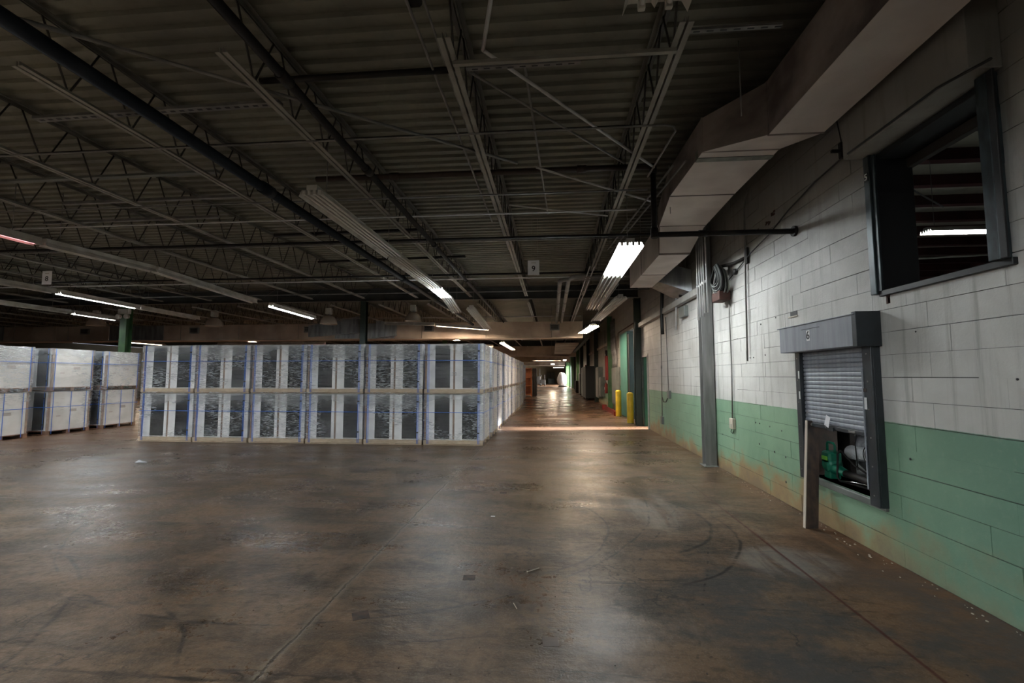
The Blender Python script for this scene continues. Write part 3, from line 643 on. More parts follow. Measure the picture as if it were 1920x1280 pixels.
# ------------------------------------------------------------------ ducts
def ring(y, xl, xr, zb, zt): return [(xl, y, zb), (xr, y, zb), (xr, y, zt), (xl, y, zt)]
d = thing('wall_duct', 'large beige wrapped air duct stepping along the right wall under the roof', 'duct', (2.2, 4, 4.3))
def D(secs, mat=m_duct, name='duct_section'):
    q = [ring(*s) for s in secs]; q = [[(x - 2.2, y - 4, z - 4.3) for x, y, z in r] for r in q]
    return MB().loft(q).build(name, mat, d)
segs = [[(-3, 2.17, 2.69, 4.05, 4.60), (1.9, 2.17, 2.69, 4.05, 4.60)], [(1.9, 2.17, 2.69, 4.05, 4.60), (4.58, 2.17, 2.69, 4.05, 4.60)], [(4.58, 2.17, 2.69, 4.05, 4.60), (5.19, 1.73, 2.57, 4.2, 4.60)],
        [(5.19, 1.73, 2.57, 4.2, 4.60), (6.47, 1.69, 2.57, 4.2, 4.60)], [(6.47, 1.69, 2.57, 4.2, 4.60), (7.95, 1.86, 2.62, 4.2, 4.55)],
        [(7.8, 1.86, 2.60, 4.2, 4.5), (8.0, 1.88, 2.39, 3.76, 4.32)], [(8.0, 1.88, 2.39, 3.76, 4.32), (9.6, 1.88, 2.39, 3.76, 4.31)], [(9.6, 1.88, 2.39, 3.76, 4.31), (11.0, 1.88, 2.40, 3.76, 4.31)]]
for s in segs: D(s)
for s in segs[1:]:
    y, xl, xr, zb, zt = s[0]; e = .006
    D([(y - .012, xl - e, xr + e, zb - e, zt + e), (y + .012, xl - e, xr + e, zb - e, zt + e)], m_ductdark, 'duct_seam')
D([(5.33, 1.72, 2.575, 4.193, 4.3), (5.43, 1.72, 2.575, 4.193, 4.3)], m_seam, 'tape_band')
for s in segs[1:5]:                                   # darker mottled side skin, 2 mm proud of the left face
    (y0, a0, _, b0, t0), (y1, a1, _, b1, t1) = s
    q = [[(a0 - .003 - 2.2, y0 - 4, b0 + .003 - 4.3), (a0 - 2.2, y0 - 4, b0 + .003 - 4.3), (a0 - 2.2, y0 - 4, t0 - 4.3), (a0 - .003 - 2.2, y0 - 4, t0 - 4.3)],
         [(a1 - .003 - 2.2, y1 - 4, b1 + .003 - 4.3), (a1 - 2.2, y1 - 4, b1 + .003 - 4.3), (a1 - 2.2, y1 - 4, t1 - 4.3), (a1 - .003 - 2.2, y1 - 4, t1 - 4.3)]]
    MB().loft(q).build('side_jacket', m_ductdark, d)
q = [[(.19, 6.3, -.55), (.19, 7.0, -.55), (.19, 7.0, -.1), (.19, 6.3, -.1)], [(.82, 6.0, -.85), (.82, 7.1, -.85), (.82, 7.1, -.35), (.82, 6.0, -.35)]]
MB().loft(q).build('wall_branch', m_galv, d)
for y in (2.4, 4.3, 6.9, 9.2):
    for x in (1.80, 2.66): MB().tube([(x - 2.2, y - 4, -.5 if y > 8 else -.2), (x - 2.2, y - 4, .55)], .006, 6).build('hanger_rod', m_cond2, d)

def cross_duct(y, x0, x1, zb, zt, dep, label, detail):
    d = thing('cross_duct', label, 'duct', (0, y, zb)); h = zt - zb
    xs = []; x = x1
    while x > x0: xs.append((max(x0, x - 2.9), x)); x -= 2.9
    for i, (a, b) in enumerate(xs):
        mt = m_farduct
        if detail and (i in (3, 7, 10)): mt = m_galv
        MB().box((a + .006, -dep / 2, 0), (b - .006, dep / 2, h)).build('duct_section', mt, d)
        MB().box((b - .012, -dep / 2 - .015, -.015), (b + .012, dep / 2 + .015, h + .015)).build('duct_flange', mt, d)
        if detail and i % 2 == 0 and i < 11:
            v = (a + b) / 2 + .2
            g = MB().box((v - .22, -dep / 2 - .10, h * .42), (v + .22, -dep / 2, h * .82)).build('air_grille', m_cond2, d)
            MB().box((v - .17, -dep / 2 - .106, h * .5), (v + .17, -dep / 2 - .09, h * .76)).build('grille_opening', m_ink, g)
            for k in range(3): MB().box((v - .17, -dep / 2 - .115, h * (.54 + .07 * k)), (v + .17, -dep / 2 - .10, h * (.555 + .07 * k))).build('louvre', m_cond2, g)
    MB().box((x0, -dep / 2 - .03, -.05), (x1, dep / 2, -.01)).build('bottom_angle', m_farduct, d)
    for x in range(int(x0) + 1, int(x1) + 1, 3): MB().tube([(x, -dep / 2 - .03, -.02), (x, -dep / 2 - .03, 4.8 - zb)], .012, 6).build('hanger_rod', m_joist, d)
    return d
cd = cross_duct(21.0, -34, 1.38, 3.42, 4.12, .8, 'long beige air duct crossing the hall behind the pallets, with dark grilles', True)
o = MB().loft([[(-11.4, -.62, .06), (-11.4, -.4, .06), (-11.4, -.4, .6), (-11.4, -.62, .6)], [(-8.9, -.78, .25), (-8.9, -.4, .25), (-8.9, -.4, 1.0), (-8.9, -.78, 1.0)]]).build('galvanised_transition', m_galv, cd)
o = MB().loft([[(-8.1, -.7, .0), (-8.1, -.4, .0), (-8.1, -.4, .85), (-8.1, -.7, .85)], [(-7.2, -.62, .1), (-7.2, -.4, .1), (-7.2, -.4, .6), (-7.2, -.62, .6)]]).build('galvanised_transition', m_galv, cd)
cross_duct(38.6, -34, 2.0, 3.35, 4.15, .8, 'second beige cross duct further down the aisle', False)
cross_duct(52, -30, 2.0, 3.3, 4.1, .8, 'third beige cross duct far down the aisle', False)
cross_duct(71, -30, 2.0, 3.3, 4.1, .8, 'fourth beige cross duct farthest down the aisle', False)
sp = thing('soffit_panel', 'tan panel hung under the roof right of the aisle, beyond the cross duct', 'panel', (.85, 31, 3.42))
MB().bbox((-.65, -5.5, 0), (.65, 5.5, .1), .02).build('board', m_farduct, sp)
for x in (-.6, .6):
    for y in (-5, 0, 5): MB().tube([(x, y, .1), (x, y, 1.43)], .012, 6).build('hanger_rod', m_cond2, sp)
tag(MB().box((1.75, 23.5, 3.6), (1.95, 38, 4.3)).build('roof_beam', m_girder), 'dark beam above the tan hung panel', 'beam')

# ------------------------------------------------------------------ lamp strips
def strip(name, label, p0, p1, w, n, lit, parts_lit=None, group=None, cat='lamp', mat_lit=None, hang=True, ztop=4.852):
    """one fluorescent fixture from p0 to p1 (centre line of its underside)"""
    p0 = Vector(p0); p1 = Vector(p1); d = p1 - p0; L = d.length
    r = thing(name, label, cat, p0, group=group)
    r.rotation_mode = 'QUATERNION'; r.rotation_quaternion = d.to_track_quat('Y', 'Z')
    # sheet metal: a flat channel with V ridges between tubes and turned-down sides
    pit = w / n; prof = [(-w / 2 - .03, -.035), (-w / 2, .03)]
    for i in range(n):
        x = -w / 2 + pit * i; prof += [(x + pit * .12, .035), (x + pit * .88, .035)]
        if i < n - 1: prof += [(x + pit, .0)]
    prof += [(w / 2, .03), (w / 2 + .03, -.035)]
    top = [(x, z + .004) for x, z in prof[::-1]]
    MB().prism(prof + top, 'Y', 0, L).build('reflector', m_white, r)
    MB().box((-.065, 0, .036), (.065, L, .10)).build('ballast_channel', m_white, r)
    for i in range(n):
        x = -w / 2 + pit * (i + .5); mt = (mat_lit or m_lit) if lit else m_tube_off
        MB().tube([(x, .04, .004), (x, L - .04, .004)], .0165, 10).build('tube', mt, r)
        for y in (.0, L - .03): MB().bbox((x - .02, y, -.018), (x + .02, y + .03, .036), .004).build('lamp_holder', m_white, r)
    if hang:
        inv = r.rotation_quaternion.to_matrix().inverted()
        for t in (.12, .88):
            a = Vector((0, L * t, .1)); wp = p0 + d * t; b = inv @ (Vector((wp.x, wp.y, ztop)) - p0)
            MB().tube([a, b], .006, 6).build('hanger', m_cond2, r)
    return r
U = 2.40
RX = 1.27
strip('strip_lamp', 'lit wide lamp, brilliant white, nearest the beige duct', (RX, 7.30, 3.76), (RX, 9.68, 3.76), .36, 4, True)
strip('strip_lamp', 'unlit wide lamp directly behind the brilliant white one', (RX, 9.75, 3.76), (RX, 12.13, 3.76), .36, 4, False)
strip('strip_lamp', 'unlit wide lamp, far end of the row behind the brilliant white one', (RX, 12.2, 3.76), (RX, 14.58, 3.76), .36, 4, False)
strip('strip_lamp', 'unlit lamp close to the side wall, in front of the dark green column', (1.90, 12.6, 3.80), (1.78, 15.0, 3.78), .30, 4, False)
strip('strip_lamp', 'unlit lamp close to the side wall, its row\'s far half', (1.78, 15.05, 3.78), (1.66, 17.45, 3.76), .30, 4, False)
strip('strip_lamp', 'warm lit lamp at the end of the wall row, before the cross duct', (1.62, 17.6, 3.58), (1.30, 20.0, 3.52), .34, 4, True, mat_lit=m_litwarm)
strip('strip_lamp', 'bent unlit lamp seen through the frame top, right of centre', (.59, .2, 3.72), (.59, 2.48, 3.72), .30, 2, False)
LXs = -2.86
for k in range(2):
    strip('strip_lamp', 'long unlit lamp strip left of the aisle, %s' % ('nearest section' if k == 0 else 'middle section'), (LXs, 5.08 + k * 2.98, 3.84), (LXs, 8.02 + k * 2.98, 3.84), .26, 4, False)
strip('strip_lamp', 'short lit lamp near the far end of the long left strip', (LXs, 11.05, 3.84), (LXs - .02, 12.3, 3.83), .26, 4, True)
strip('strip_lamp', 'drooping unlit lamp at the far end of the long left strip', (LXs - .02, 12.33, 3.83), (-3.0, 14.3, 3.68), .26, 4, False)
strip('strip_lamp', 'unlit lamp hanging in front of the cross duct, right of the drooping lamp', (-2.55, 14.2, 3.80), (-2.63, 18.6, 3.60), .26, 4, False)
strip('strip_lamp', 'unlit channel end above the middle pallets', (-7.4, 19.6, 3.97), (-5.15, 19.6, 3.91), .16, 2, False)
strip('strip_lamp', 'lit thin lamp crossing above the right-hand pallets', (-5.1, 19.6, 3.89), (-2.76, 19.75, 3.70), .16, 2, True, mat_lit=m_litwarm)
strip('strip_lamp', 'faintly lit thin lamp just below the cross duct over the right-hand pallets', (-5.9, 27, 3.45), (-3.5, 27, 3.44), .16, 2, True, mat_lit=m_litwarm)
strip('strip_lamp', 'lit lamp just above the pallet corner by the aisle', (-2.72, 24.8, 3.48), (-2.55, 30.5, 3.42), .22, 2, True, mat_lit=m_litwarm)
strip('strip_lamp', 'small red-tinted lamp below the cross duct, left of middle', (-12.8, 22.6, 3.32), (-11.7, 22.6, 3.32), .12, 1, True, mat_lit=m_litpink)
strip('strip_lamp', 'unlit channel below the cross duct, left of the small red-tinted lamp', (-17.6, 22.6, 3.32), (-12.9, 22.6, 3.32), .12, 1, False)
# left rows
for k, (a, b, lit, lab) in enumerate([((-8.55, 3.6, 3.86), (-8.55, 6.75, 3.86), 'p', 'red-tinted lamp at the left edge, its tube barely glowing'), ((-8.52, 6.8, 3.86), (-8.40, 8.8, 3.88), 0, 'unlit strip behind the red-tinted lamp at left'),
        ((-8.40, 8.85, 3.88), (-8.72, 12.6, 3.82), 0, 'sagging unlit strip in the middle of the left row'), ((-8.75, 13.4, 3.84), (-9.0, 16.5, 3.84), 1, 'lit lamp above the middle pallets, far end of the sagging left row'),
        ((-13.0, 6.6, 3.86), (-13.1, 10.8, 3.86), 0, 'unlit strip in front of the long lit lamp at far left'), ((-13.1, 10.9, 3.86), (-13.4, 13.55, 3.86), 1, 'long lit lamp above the left pallet stacks'),
        ((-13.4, 13.6, 3.86), (-13.65, 16.4, 3.86), 0, 'unlit strip behind the long lit lamp at left'), ((-16.6, 9.5, 3.86), (-16.8, 14.4, 3.86), 0, 'unlit strip farthest left, above the pallets'),
        ((-16.8, 14.5, 3.86), (-17.05, 16.4, 3.86), 1, 'short lit lamp beside the floodlights on the green column')]):
    strip('strip_lamp', lab, a, b, .11, 2, bool(lit), mat_lit=(m_litpink if lit == 'p' else None))
# far aisle lamps then unseen ones added to fill in light
for x0, y0, x1, lab in ((-1.9, 45, .9, 'first lit lamp crossing the far aisle'), (.2, 84, 2.2, 'last lit lamp at the far aisle end')):
    strip('strip_lamp', lab, (x0, y0, 3.2), (x1, y0, 3.2), .3, 2, True, mat_lit=m_litwarm)
strip('strip_lamp', 'lit lamp hanging lengthwise over the middle of the far aisle', (.1, 57, 3.2), (.1, 61, 3.2), .4, 4, True, mat_lit=m_litwarm)
strip('strip_lamp', 'lit lamp down the far aisle beside the side wall', (1.3, 46.5, 3.3), (1.3, 48.9, 3.3), .3, 2, True, mat_lit=m_litwarm)
for i, (x, y) in enumerate(((-5.5, 24), (-5, 33), (-12, 33), (-20, 30), (-26, 26), (-9, 45), (-18, 24))):
    strip('strip_lamp', 'added warm lamp hidden behind the cross duct', (x, y, 3.75), (x, y + 2.4, 3.75), .3, 4, True, mat_lit=m_litwarm, group='added warm lamps behind the cross duct')  # added out of sight to warm the ceiling past the duct
for i, (x, y, n) in enumerate(((-8.55, 1.1, 7), (-8.55, -1.4, 5), (-13.0, 4.1, 7), (-2.86, -3.4, 4), (-5.7, -3.4, 4), (-18.5, 9, 3), (1.27, -3.6, 2), (-12.8, 1, 6))):
    strip('strip_lamp', 'added fill lamp over the floor outside the frame', (x, y, 3.84), (x, y + 2.4, 3.84), .5, n, True, group='added fill lamps outside the frame')  # unseen lamps added to brighten the pallet fronts
for x, y, z in ((7, 3.2, 4.6), (12, 6.5, 5.2), (18, 10.5, 5.2), (20.5, 14, 5.2), (5.2, 2.6, 2.4), (5.6, 2.6, 1.9), (14.5, 8, 5.2)):
    strip('strip_lamp', 'added lamp lighting the neighbouring room, out of view', (x, y, z), (x, y + 2, z), .07, 1, True, ztop=7.6, group='added hidden lamps of the neighbouring room')  # added unseen to brighten what shows through window and hatch
strip('strip_lamp', 'lit wide lamp in the neighbouring room, seen in the high window', (9.25, 11.9, 5.22), (11.0, 11.9, 5.22), .3, 4, True, ztop=7.6)

def bell(x, y, z, lab, lit=False):
    r = thing('high_bay_lamp', lab, 'lamp', (x, y, z))
    MB().lathe([(.07, .06), (.16, .035), (.25, -.04), (.31, -.15), (.335, -.27), (.345, -.30), (.34, -.305), (.325, -.27), (.30, -.15), (.24, -.05), (.15, .02)], 24).build('bell_shade', m_bell, r)
    MB().lathe([(0, .10), (.06, .09), (.075, .055)], 16).build('shade_collar', m_cond2, r)
    MB().bbox((-.11, -.11, .10), (.11, .11, .36), .02).build('ballast_box', m_white, r)
    MB().tube([(0, 0, .03), (0, 0, .12)], .04, 8).build('neck', m_white, r)
    MB().tube([(0, 0, .36), (0, 0, 4.855 - z)], .012, 6).build('stem', m_cond2, r)
    MB().tube([(.1, 0, .3), (.2, 0, .42), (.1, .02, .6), (.02, 0, 4.75 - z)], .008, 6).build('cord', m_cable, r)
bell(-19.6, 17.9, 4.12, 'bell-shaped high bay lamp half hidden behind the bright green column')
bell(-14.25, 18, 4.06, 'grey bell-shaped high bay lamp above the left edge of the pallet row')
bell(-9.2, 18, 4.10, 'bell-shaped high bay lamp left of the middle column, catching light')
bell(-5.62, 18, 4.18, 'dim bell-shaped high bay lamp right of the middle column')
r = thing('floodlight_bracket', 'pale box with two round floodlights on the bright green column', 'floodlight', (-15.75, 15.28, 4.0))
MB().bbox((-.1, -.06, -.08), (.35, .06, .10), .015).build('battery_box', m_white, r)
for x in (.0, .32):
    MB().lathe([(0, .05), (.07, .05), (.09, -.06), (.075, -.07), (0, -.07)], 14, (x, -.08, -.18), 'Y').build('lamp_head', m_white, r)

# signs hung from the roof
for nmb, x, y, lab in (('9', -.355, 9.0, 'white card numbered 9 hanging from the roof at centre'), ('8', -11.12, 9.0, 'white card numbered 8 hanging from the roof at left')):
    r = thing('hanging_sign', lab, 'sign', (x, y, 3.82))
    MB().box((-.115, -.004, -.15), (.115, .004, .15)).build('card', m_sign, r)
    text(nmb, 'numeral', .155, m_ink, r, (0, -.0055, -.025), (math.radians(90), 0, 0))
    MB().box((-.045, -.0056, .092), (.05, -.0046, .105)).build('small_print', m_print, r)
    for s in (-.03, .08): MB().tube([(s, 0, .15), (s, 0, 1.0)], .0025, 5).build('wire', m_joist, r)

# ------------------------------------------------------------------ wrapped pallets
def make_unit(W, Dp, upper, kind):
    """pallet W wide (x) and Dp deep (y), origin at front-left bottom; display side faces -y"""
    r = bpy.data.objects.new('wrapped_pallet', None); C.objects.link(r)
    hb = .115; ht = 1.205
    pal = MB().box((0, 0, hb - .022), (W, Dp, hb)).build('pallet', m_wood if kind != 'left' else m_woodred, r)
    wd = m_wood if kind != 'left' else m_woodred
    for y in (0, Dp / 2 - .05, Dp - .1): MB().box((0, y, 0), (W, y + .1, .02)).build('bottom_board', wd, pal)
    for y in (0.0, Dp / 2 - .05, Dp - .1):
        for x in (0, W / 2 - .07, W - .14): MB().box((x, y + .002, .02), (x + .14, y + .098, hb - .022)).build('pallet_block', wd, pal)
    if kind != 'left' : MB().box((0, -.012, .03), (W, 0, hb)).build('front_rail', m_wood, pal)
    g = .045
    # two cartons side by side, open on the display side
    cw = (W - 2 * g - .05) / 2
    for i in range(2):
        x0 = g + i * (cw + .05)
        c = MB().box((x0, .07, hb), (x0 + cw, Dp - .07, ht)).build('carton', m_carton, r)
        a, b = ((.25, .62), (.93, 1.30))[i]
        fy = .055
        for yy, s in ((fy, 1), (Dp - fy, -1)):
            y0, y1 = sorted((yy, yy + s * .02))
            MB().box((a, y0 - .001, hb + .03), (b, y1, ht - .03)).build('black_panel', m_rib, c)
            MB().box((x0, y0 - .006, hb), (a, y1, ht)).build('white_strip', m_panelw, c); MB().box((b, y0 - .006, hb), (x0 + cw, y1, ht)).build('white_strip', m_panelw, c)
        if kind != 'left':
            for k in range(10):
                z = hb + .06 + k * .098; MB().tube([(a + .01, fy - .006, z), (b - .01, fy - .006, z)], .010, 6).build('rib', m_rib, c)
    MB().box((W / 2 - .025, .06, hb), (W / 2 + .025, Dp - .06, ht - .01)).build('kraft_divider', m_kraft, r)
    for x in (.004, W - .044):
        for y in (.02, Dp - .075): MB().box((x, y, hb), (x + .04, y + .055, ht)).build('corner_post', m_kraft if x < .1 or kind == 'left' else m_panelw, r)
    # straps
    ys, ye = -.021, Dp + .021
    zs = .80 if upper else .77
    mb = MB(); t = .003; h2 = .008
    for (p0, p1) in (((-.02, ys, zs), (W + .02, ys + t, zs + .013)), ((-.02, ye - t, zs), (W + .02, ye, zs + .013)), ((-.022, ys, zs), (-.018, ye, zs + .013)), ((W + .018, ys, zs), (W + .022, ye, zs + .013))): mb.box(p0, p1)
    mb.build('girth_strap', m_strap, r)
    for x in (.085, .115, W - .115, W - .085) if kind != 'left' else (.1, W - .1):
        mb = MB(); mb.box((x - .006, ys, .03), (x + .006, ys + t, ht)); mb.box((x - .008, ye - t, .03), (x + .008, ye, ht)); mb.box((x - .008, ys, ht), (x + .008, ye, ht + .003)); mb.build('strap', m_strap, r)
    for f in ((.10, .5, .86) if (kind == 'left' and not upper) else (.07, .93)):
        y = Dp * f; mb = MB(); mb.box((W + .018, y - .008, .03), (W + .021, y + .008, ht)); mb.box((-.021, y - .008, .03), (-.018, y + .008, ht)); mb.build('strap', m_strap, r)
    for z in (.28, 1.02):
        MB().bbox((W - .13, ys - .006, z), (W - .075, ys + .002, z + .03), .003).build('strap_buckle', m_cable, r)
    MB().box((.03, .03, ht), (W - .03, Dp - .03, ht + .006)).build('top_sheet', m_carton, r)
    # white side sheets with faint print
    for x0, x1 in ((.002, .02), (W - .02, W - .002)):
        s = MB().box((x0, .08, hb), (x1, Dp - .08, ht - .005)).build('side_sheet', m_carton, r)
        xx = W - .0015 if x1 > .1 else .0005
        mb = MB(); rr = random.Random(3)
        for k in range(7):
            y = rr.uniform(.2, Dp - .4); z = rr.uniform(.3, 1.0); mb.box((xx - .001, y, z), (xx, y + rr.uniform(.04, .16), z + .010))
        mb.box((xx - .001, Dp * .5, .62), (xx, Dp * .66, .70)); mb.box((xx - .001, Dp * .2, .5), (xx, Dp * .3, .53))
        tag(mb.build('print_marks', m_print, s), kind='stuff')
    # film: slightly bellied skin around the load
    mb = MB(); n = 14; e = .007; z0 = hb if not upper else .0; lv = 9; per = []
    def edge(p, q, k):
        for i in range(k): t = i / k; per.append((p[0] + (q[0] - p[0]) * t, p[1] + (q[1] - p[1]) * t))
    edge((-e, -e), (W + e, -e), n); edge((W + e, -e), (W + e, Dp + e), n); edge((W + e, Dp + e), (-e, Dp + e), n); edge((-e, Dp + e), (-e, -e), n)
    rr = random.Random(11 if upper else 5); vs = []
    for j in range(lv + 1):
        z = z0 + (ht + .012 - z0) * j / lv
        for (x, y) in per:
            k = rr.uniform(-.003, .006); cx, cy = W / 2, Dp / 2
            vs.append((x + (k if x > cx else -k), y + (k if y > cy else -k), z + rr.uniform(-.004, .004)))
    m4 = len(per); fs = [(j * m4 + i, j * m4 + (i + 1) % m4, (j + 1) * m4 + (i + 1) % m4, (j + 1) * m4 + i) for j in range(lv) for i in range(m4)]
    mb._add(vs, fs, True)
    mb.build('stretch_film', m_film if kind != 'left' or upper else m_filml, r)
    return r
W1, PX = 1.438, 1.485
protos = {(u, k): make_unit(W1, 1.2, u, k) for u in (False, True) for k in ('main', 'left')}
first = set()
def unit_at(u, k, x, y, label, group, tw=0.):
    key = (u, k)
    o = protos[key] if key not in first else dup(protos[key]); first.add(key)
    o.location = (x, y, 1.224 if u else 0); o.rotation_euler = (0, 0, tw); return tag(o, label, 'pallet', group)
pos6 = ['leftmost', 'second from left', 'third from left', 'fourth from left', 'second from right', 'rightmost, at the aisle corner']
for i in range(6):
    x = -10.52 + PX * i
    for u in (False, True):
        unit_at(u, 'main', x + (R.uniform(-.004, .004) if u else 0), 10.87 + R.uniform(-.01, .02), 'film-wrapped pallet load with black panels, front row, %s, %s tier' % (pos6[i], 'upper' if u else 'lower'), 'front row of wrapped pallets')
for k in range(1, 14):
    y = 10.87 + 1.63 * k; x = -10.52 + PX * 5 - (.28 if k > 9 else 0) + R.uniform(-.03, .03)
    for u in (False, True):
        unit_at(u, 'main', x, y, 'film-wrapped pallet load along the aisle, %s behind the corner pallet, %s tier' % (ORD[k - 1], 'upper' if u else 'lower'), 'wrapped pallets along the aisle')
for k, (y, lab) in enumerate(((10.03, 'nearest, cut by the left frame edge'), (11.68, 'middle of the left stacks'), (13.24, 'furthest of the left stacks'))):
    for u in (False, True):
        unit_at(u, 'left', -14.1 - W1 + (.03 if u else 0), y, 'white carton pallet load, %s, %s tier' % (lab, 'upper' if u else 'lower'), 'white pallet loads at left')
for x, y, lab in ((-15.6, 14.86, 'hidden row'), (-15.65 - W1, 10.03, 'second row')):
    if y < 14:
        for u in (False, True): unit_at(u, 'left', x, y, 'white carton pallet load behind the nearest left stack, %s tier' % ('upper' if u else 'lower'), 'white pallet loads at left')

# ------------------------------------------------------------------ rolling hatch (shutter 6)
sh = thing('rolling_shutter', 'grey steel rolling shutter numbered 6, half open over the hatch', 'shutter', (3.02, 5.1, 1.95))
def sb(a, b, name, mat, par=sh, e=.004):
    o0 = (3.02, 5.1, 1.95); return MB().bbox([a[i] - o0[i] for i in range(3)], [b[i] - o0[i] for i in range(3)], e).build(name, mat, par)
hood = sb((2.80, 4.50, 1.93), (3.018, 5.86, 2.225), 'hood', m_steelblue)
sb((2.797, 4.44, 1.925), (3.018, 4.50, 2.25), 'hood_end', m_steeldark)
sb((2.79, 4.46, 2.222), (3.018, 5.9, 2.234), 'hood_lip', m_steelblue)
# chain-side end with its red and white sticker
sb((2.86, 5.86, 1.96), (3.018, 5.93, 2.23), 'end_bracket', m_cond2); sb((2.85, 5.93, 1.94), (3.018, 5.945, 2.20), 'end_flange', m_black2)
sb((2.856, 5.865, 2.06), (2.8595, 5.925, 2.12), 'red_sticker', m_red, e=.001); sb((2.856, 5.865, 1.97), (2.8595, 5.925, 2.055), 'white_sticker', m_whitep, e=.001)
sb((2.796, 5.02, 2.165), (2.7995, 5.36, 2.170), 'scratch', m_ink, e=.0005)
t = MB().box((-.2225, .105, .085), (-.2205, .165, .20)).build('number_plate', m_whitep, sh)
text('6', 'numeral', .13, m_ink, sh, (-.2235, .135, .143), (math.radians(90), 0, math.radians(-90)))
# guides
for y0, y1, nm_ in ((4.475, 4.60, 'near'), (5.70, 5.80, 'far')):
    g = sb((2.935, y0, .46), (2.955, y1, 1.93), 'guide_rail', m_steeldark); sb((2.955, y0, .46), (3.018, y0 + .02, 1.93), 'guide_flange', m_steeldark, e=.002)
    for k in range(6): MB().lathe([(0, -.088), (.008, -.088), (.008, -.084)], 8, (0, (y0 + y1) / 2 - 5.1, .56 + k * .26 - 1.95), 'X').build('bolt', m_cond2, g)
    if nm_ == 'near':
        sb((2.931, 4.56, 1.34), (2.9345, 4.598, 1.45), 'white_label', m_whitep, g, .001); sb((2.931, 4.56, 1.50), (2.9345, 4.598, 1.535), 'orange_label', m_board, g, .001)
        sb((2.925, 4.598, .60), (2.935, 4.612, 1.72), 'inner_lip', m_steelblue, g, .002)
    else:
        for z in (1.62, 1.38): sb((2.931, 5.71, z), (2.9345, 5.735, z + .09), 'white_label', m_whitep, g, .001)
# curtain of interlocking slats
n = 0; z = 1.93; sl = None
prof = [(.002, 0), (.002, .004), (-.005, .006), (-.0085, .014), (-.0095, .025), (-.0085, .037), (-.004, .0445), (.002, .0465), (.006, .0465), (.006, 0)]
while z > 1.14:
    if sl is None: sl = MB().prism(prof, 'Y', 0, 1.10); sl = [(x, z_) for x, z_ in prof]; mbx = MB(); mbx.prism(prof, 'Y', 0, 1.10); s0 = mbx.build('slat', m_steelblue, sh); o = s0
    else: o = s0.copy(); C.objects.link(o)
    # prism maps (u,v) to (x,z)
    z -= .0475; o.location = (-.035, 4.6 - 5.1, z - 1.95)
bb = sb((2.965, 4.60, z - .045), (3.0, 5.70, z - .004), 'bottom_bar', m_steeldark); ZB = z - .045
for y in (5.55, 4.8): sb((2.955, y, ZB + .008), (2.966, y + .1, ZB + .03), 'latch', m_cond2, bb, .003)
sb((2.95, 5.14, ZB - .01), (2.966, 5.24, ZB + .03), 'hasp', m_steeldark, bb, .003)
tg = thing('paper_tag', 'white paper tag wired to the lock of the half-open shutter', 'tag', (2.94, 5.24, ZB + .015))
o = MB().bbox((-.003, -.04, .02), (.001, .04, .14), .002).build('card', m_sign, tg); o.rotation_euler = (math.radians(22), 0, 0)
MB().tube([(0, 0, 0), (-.01, .0, .02), (0, -.01, .05)], .002, 5).build('tie', m_clear, tg)
# lining and sill of the hatch
tr = tag(MB().bbox((2.985, 4.48, .43), (3.03, 5.80, .497), .006).build('trim_1', m_greybox), kind='structure')
tag(MB().box((3.03, 4.53, .47), (3.36, 5.73, .5)).build('trim_5', m_sill), kind='structure')
tag(MB().box((3.03, 5.725, .5), (3.33, 5.74, 1.95)).build('trim_2', m_sill), kind='structure')
tag(MB().box((3.03, 4.52, .5), (3.33, 4.535, 1.95)).build('trim_3', m_dark), kind='structure')

# what lies behind the hatch
bl = thing('leaf_blower', 'green handheld blower with a lime label lying behind the hatch', 'blower', (3.16, 5.55, .50))
def lb(*a, **k): return MB().bbox(*a, **k)
MB().lathe([(0, -.07), (.075, -.07), (.09, -.05), (.09, .05), (.07, .075), (0, .075)], 20, (0, 0, .155), 'X').build('motor_housing', m_blower, bl)
lb((-.07, -.075, .16), (.07, .09, .30), e=.02).build('body', m_blower, bl)
MB().tube([(0, .075, .28), (0, .08, .375), (0, .06, .395), (0, -.04, .395), (0, -.065, .37), (0, -.06, .28)], .014, 8).build('handle', m_blower, bl)
lb((-.074, -.04, .20), (-.070, .07, .245), e=.001).build('lime_label', m_lime, bl)
MB().tube([(-.01, -.05, .12), (0, -.14, .115), (.0, -.24, .10)], [.06, .05, .042], 14).build('outlet', m_blower, bl)
MB().tube([(0, -.23, .10), (.02, -.50, .085), (.03, -.78, .07)], [.040, .037, .046], 14).build('nozzle_tube', m_black, bl)
ft = lb((-.06, -.06, .0), (.06, .06, .08), e=.01).build('foot', m_blower, bl)
fd = thing('foil_duct', 'shiny crumpled foil duct lying behind the green blower', 'duct', (3.42, 5.52, .78))
pts = [(0, .12, 0)] + [(0, .1 - .05 * i, .002 * i) for i in range(15)]; MB().tube(pts, [.075 + .006 * (i % 2) for i in range(16)], 18).build('foil_hose', m_foil, fd)
bx = thing('plastic_sack', 'clear crumpled plastic sack full of grey scraps behind the shutter', 'sack', (3.80, 5.75, .48))
mb = MB(); bm = bmesh.new(); bmesh.ops.create_icosphere(bm, subdivisions=3, radius=1)
for v in bm.verts:
    k = 1 + .12 * math.sin(v.co.x * 7 + v.co.z * 5) + .09 * math.sin(v.co.y * 11 + 1); v.co = Vector((v.co.x * .22 * k, v.co.y * .30 * k, .30 + v.co.z * .29 * k))
bm.verts.index_update(); mb._add([v.co for v in bm.verts], [[v.index for v in f.verts] for f in bm.faces], True); bm.free(); mb.build('sack_film', m_clear, bx)
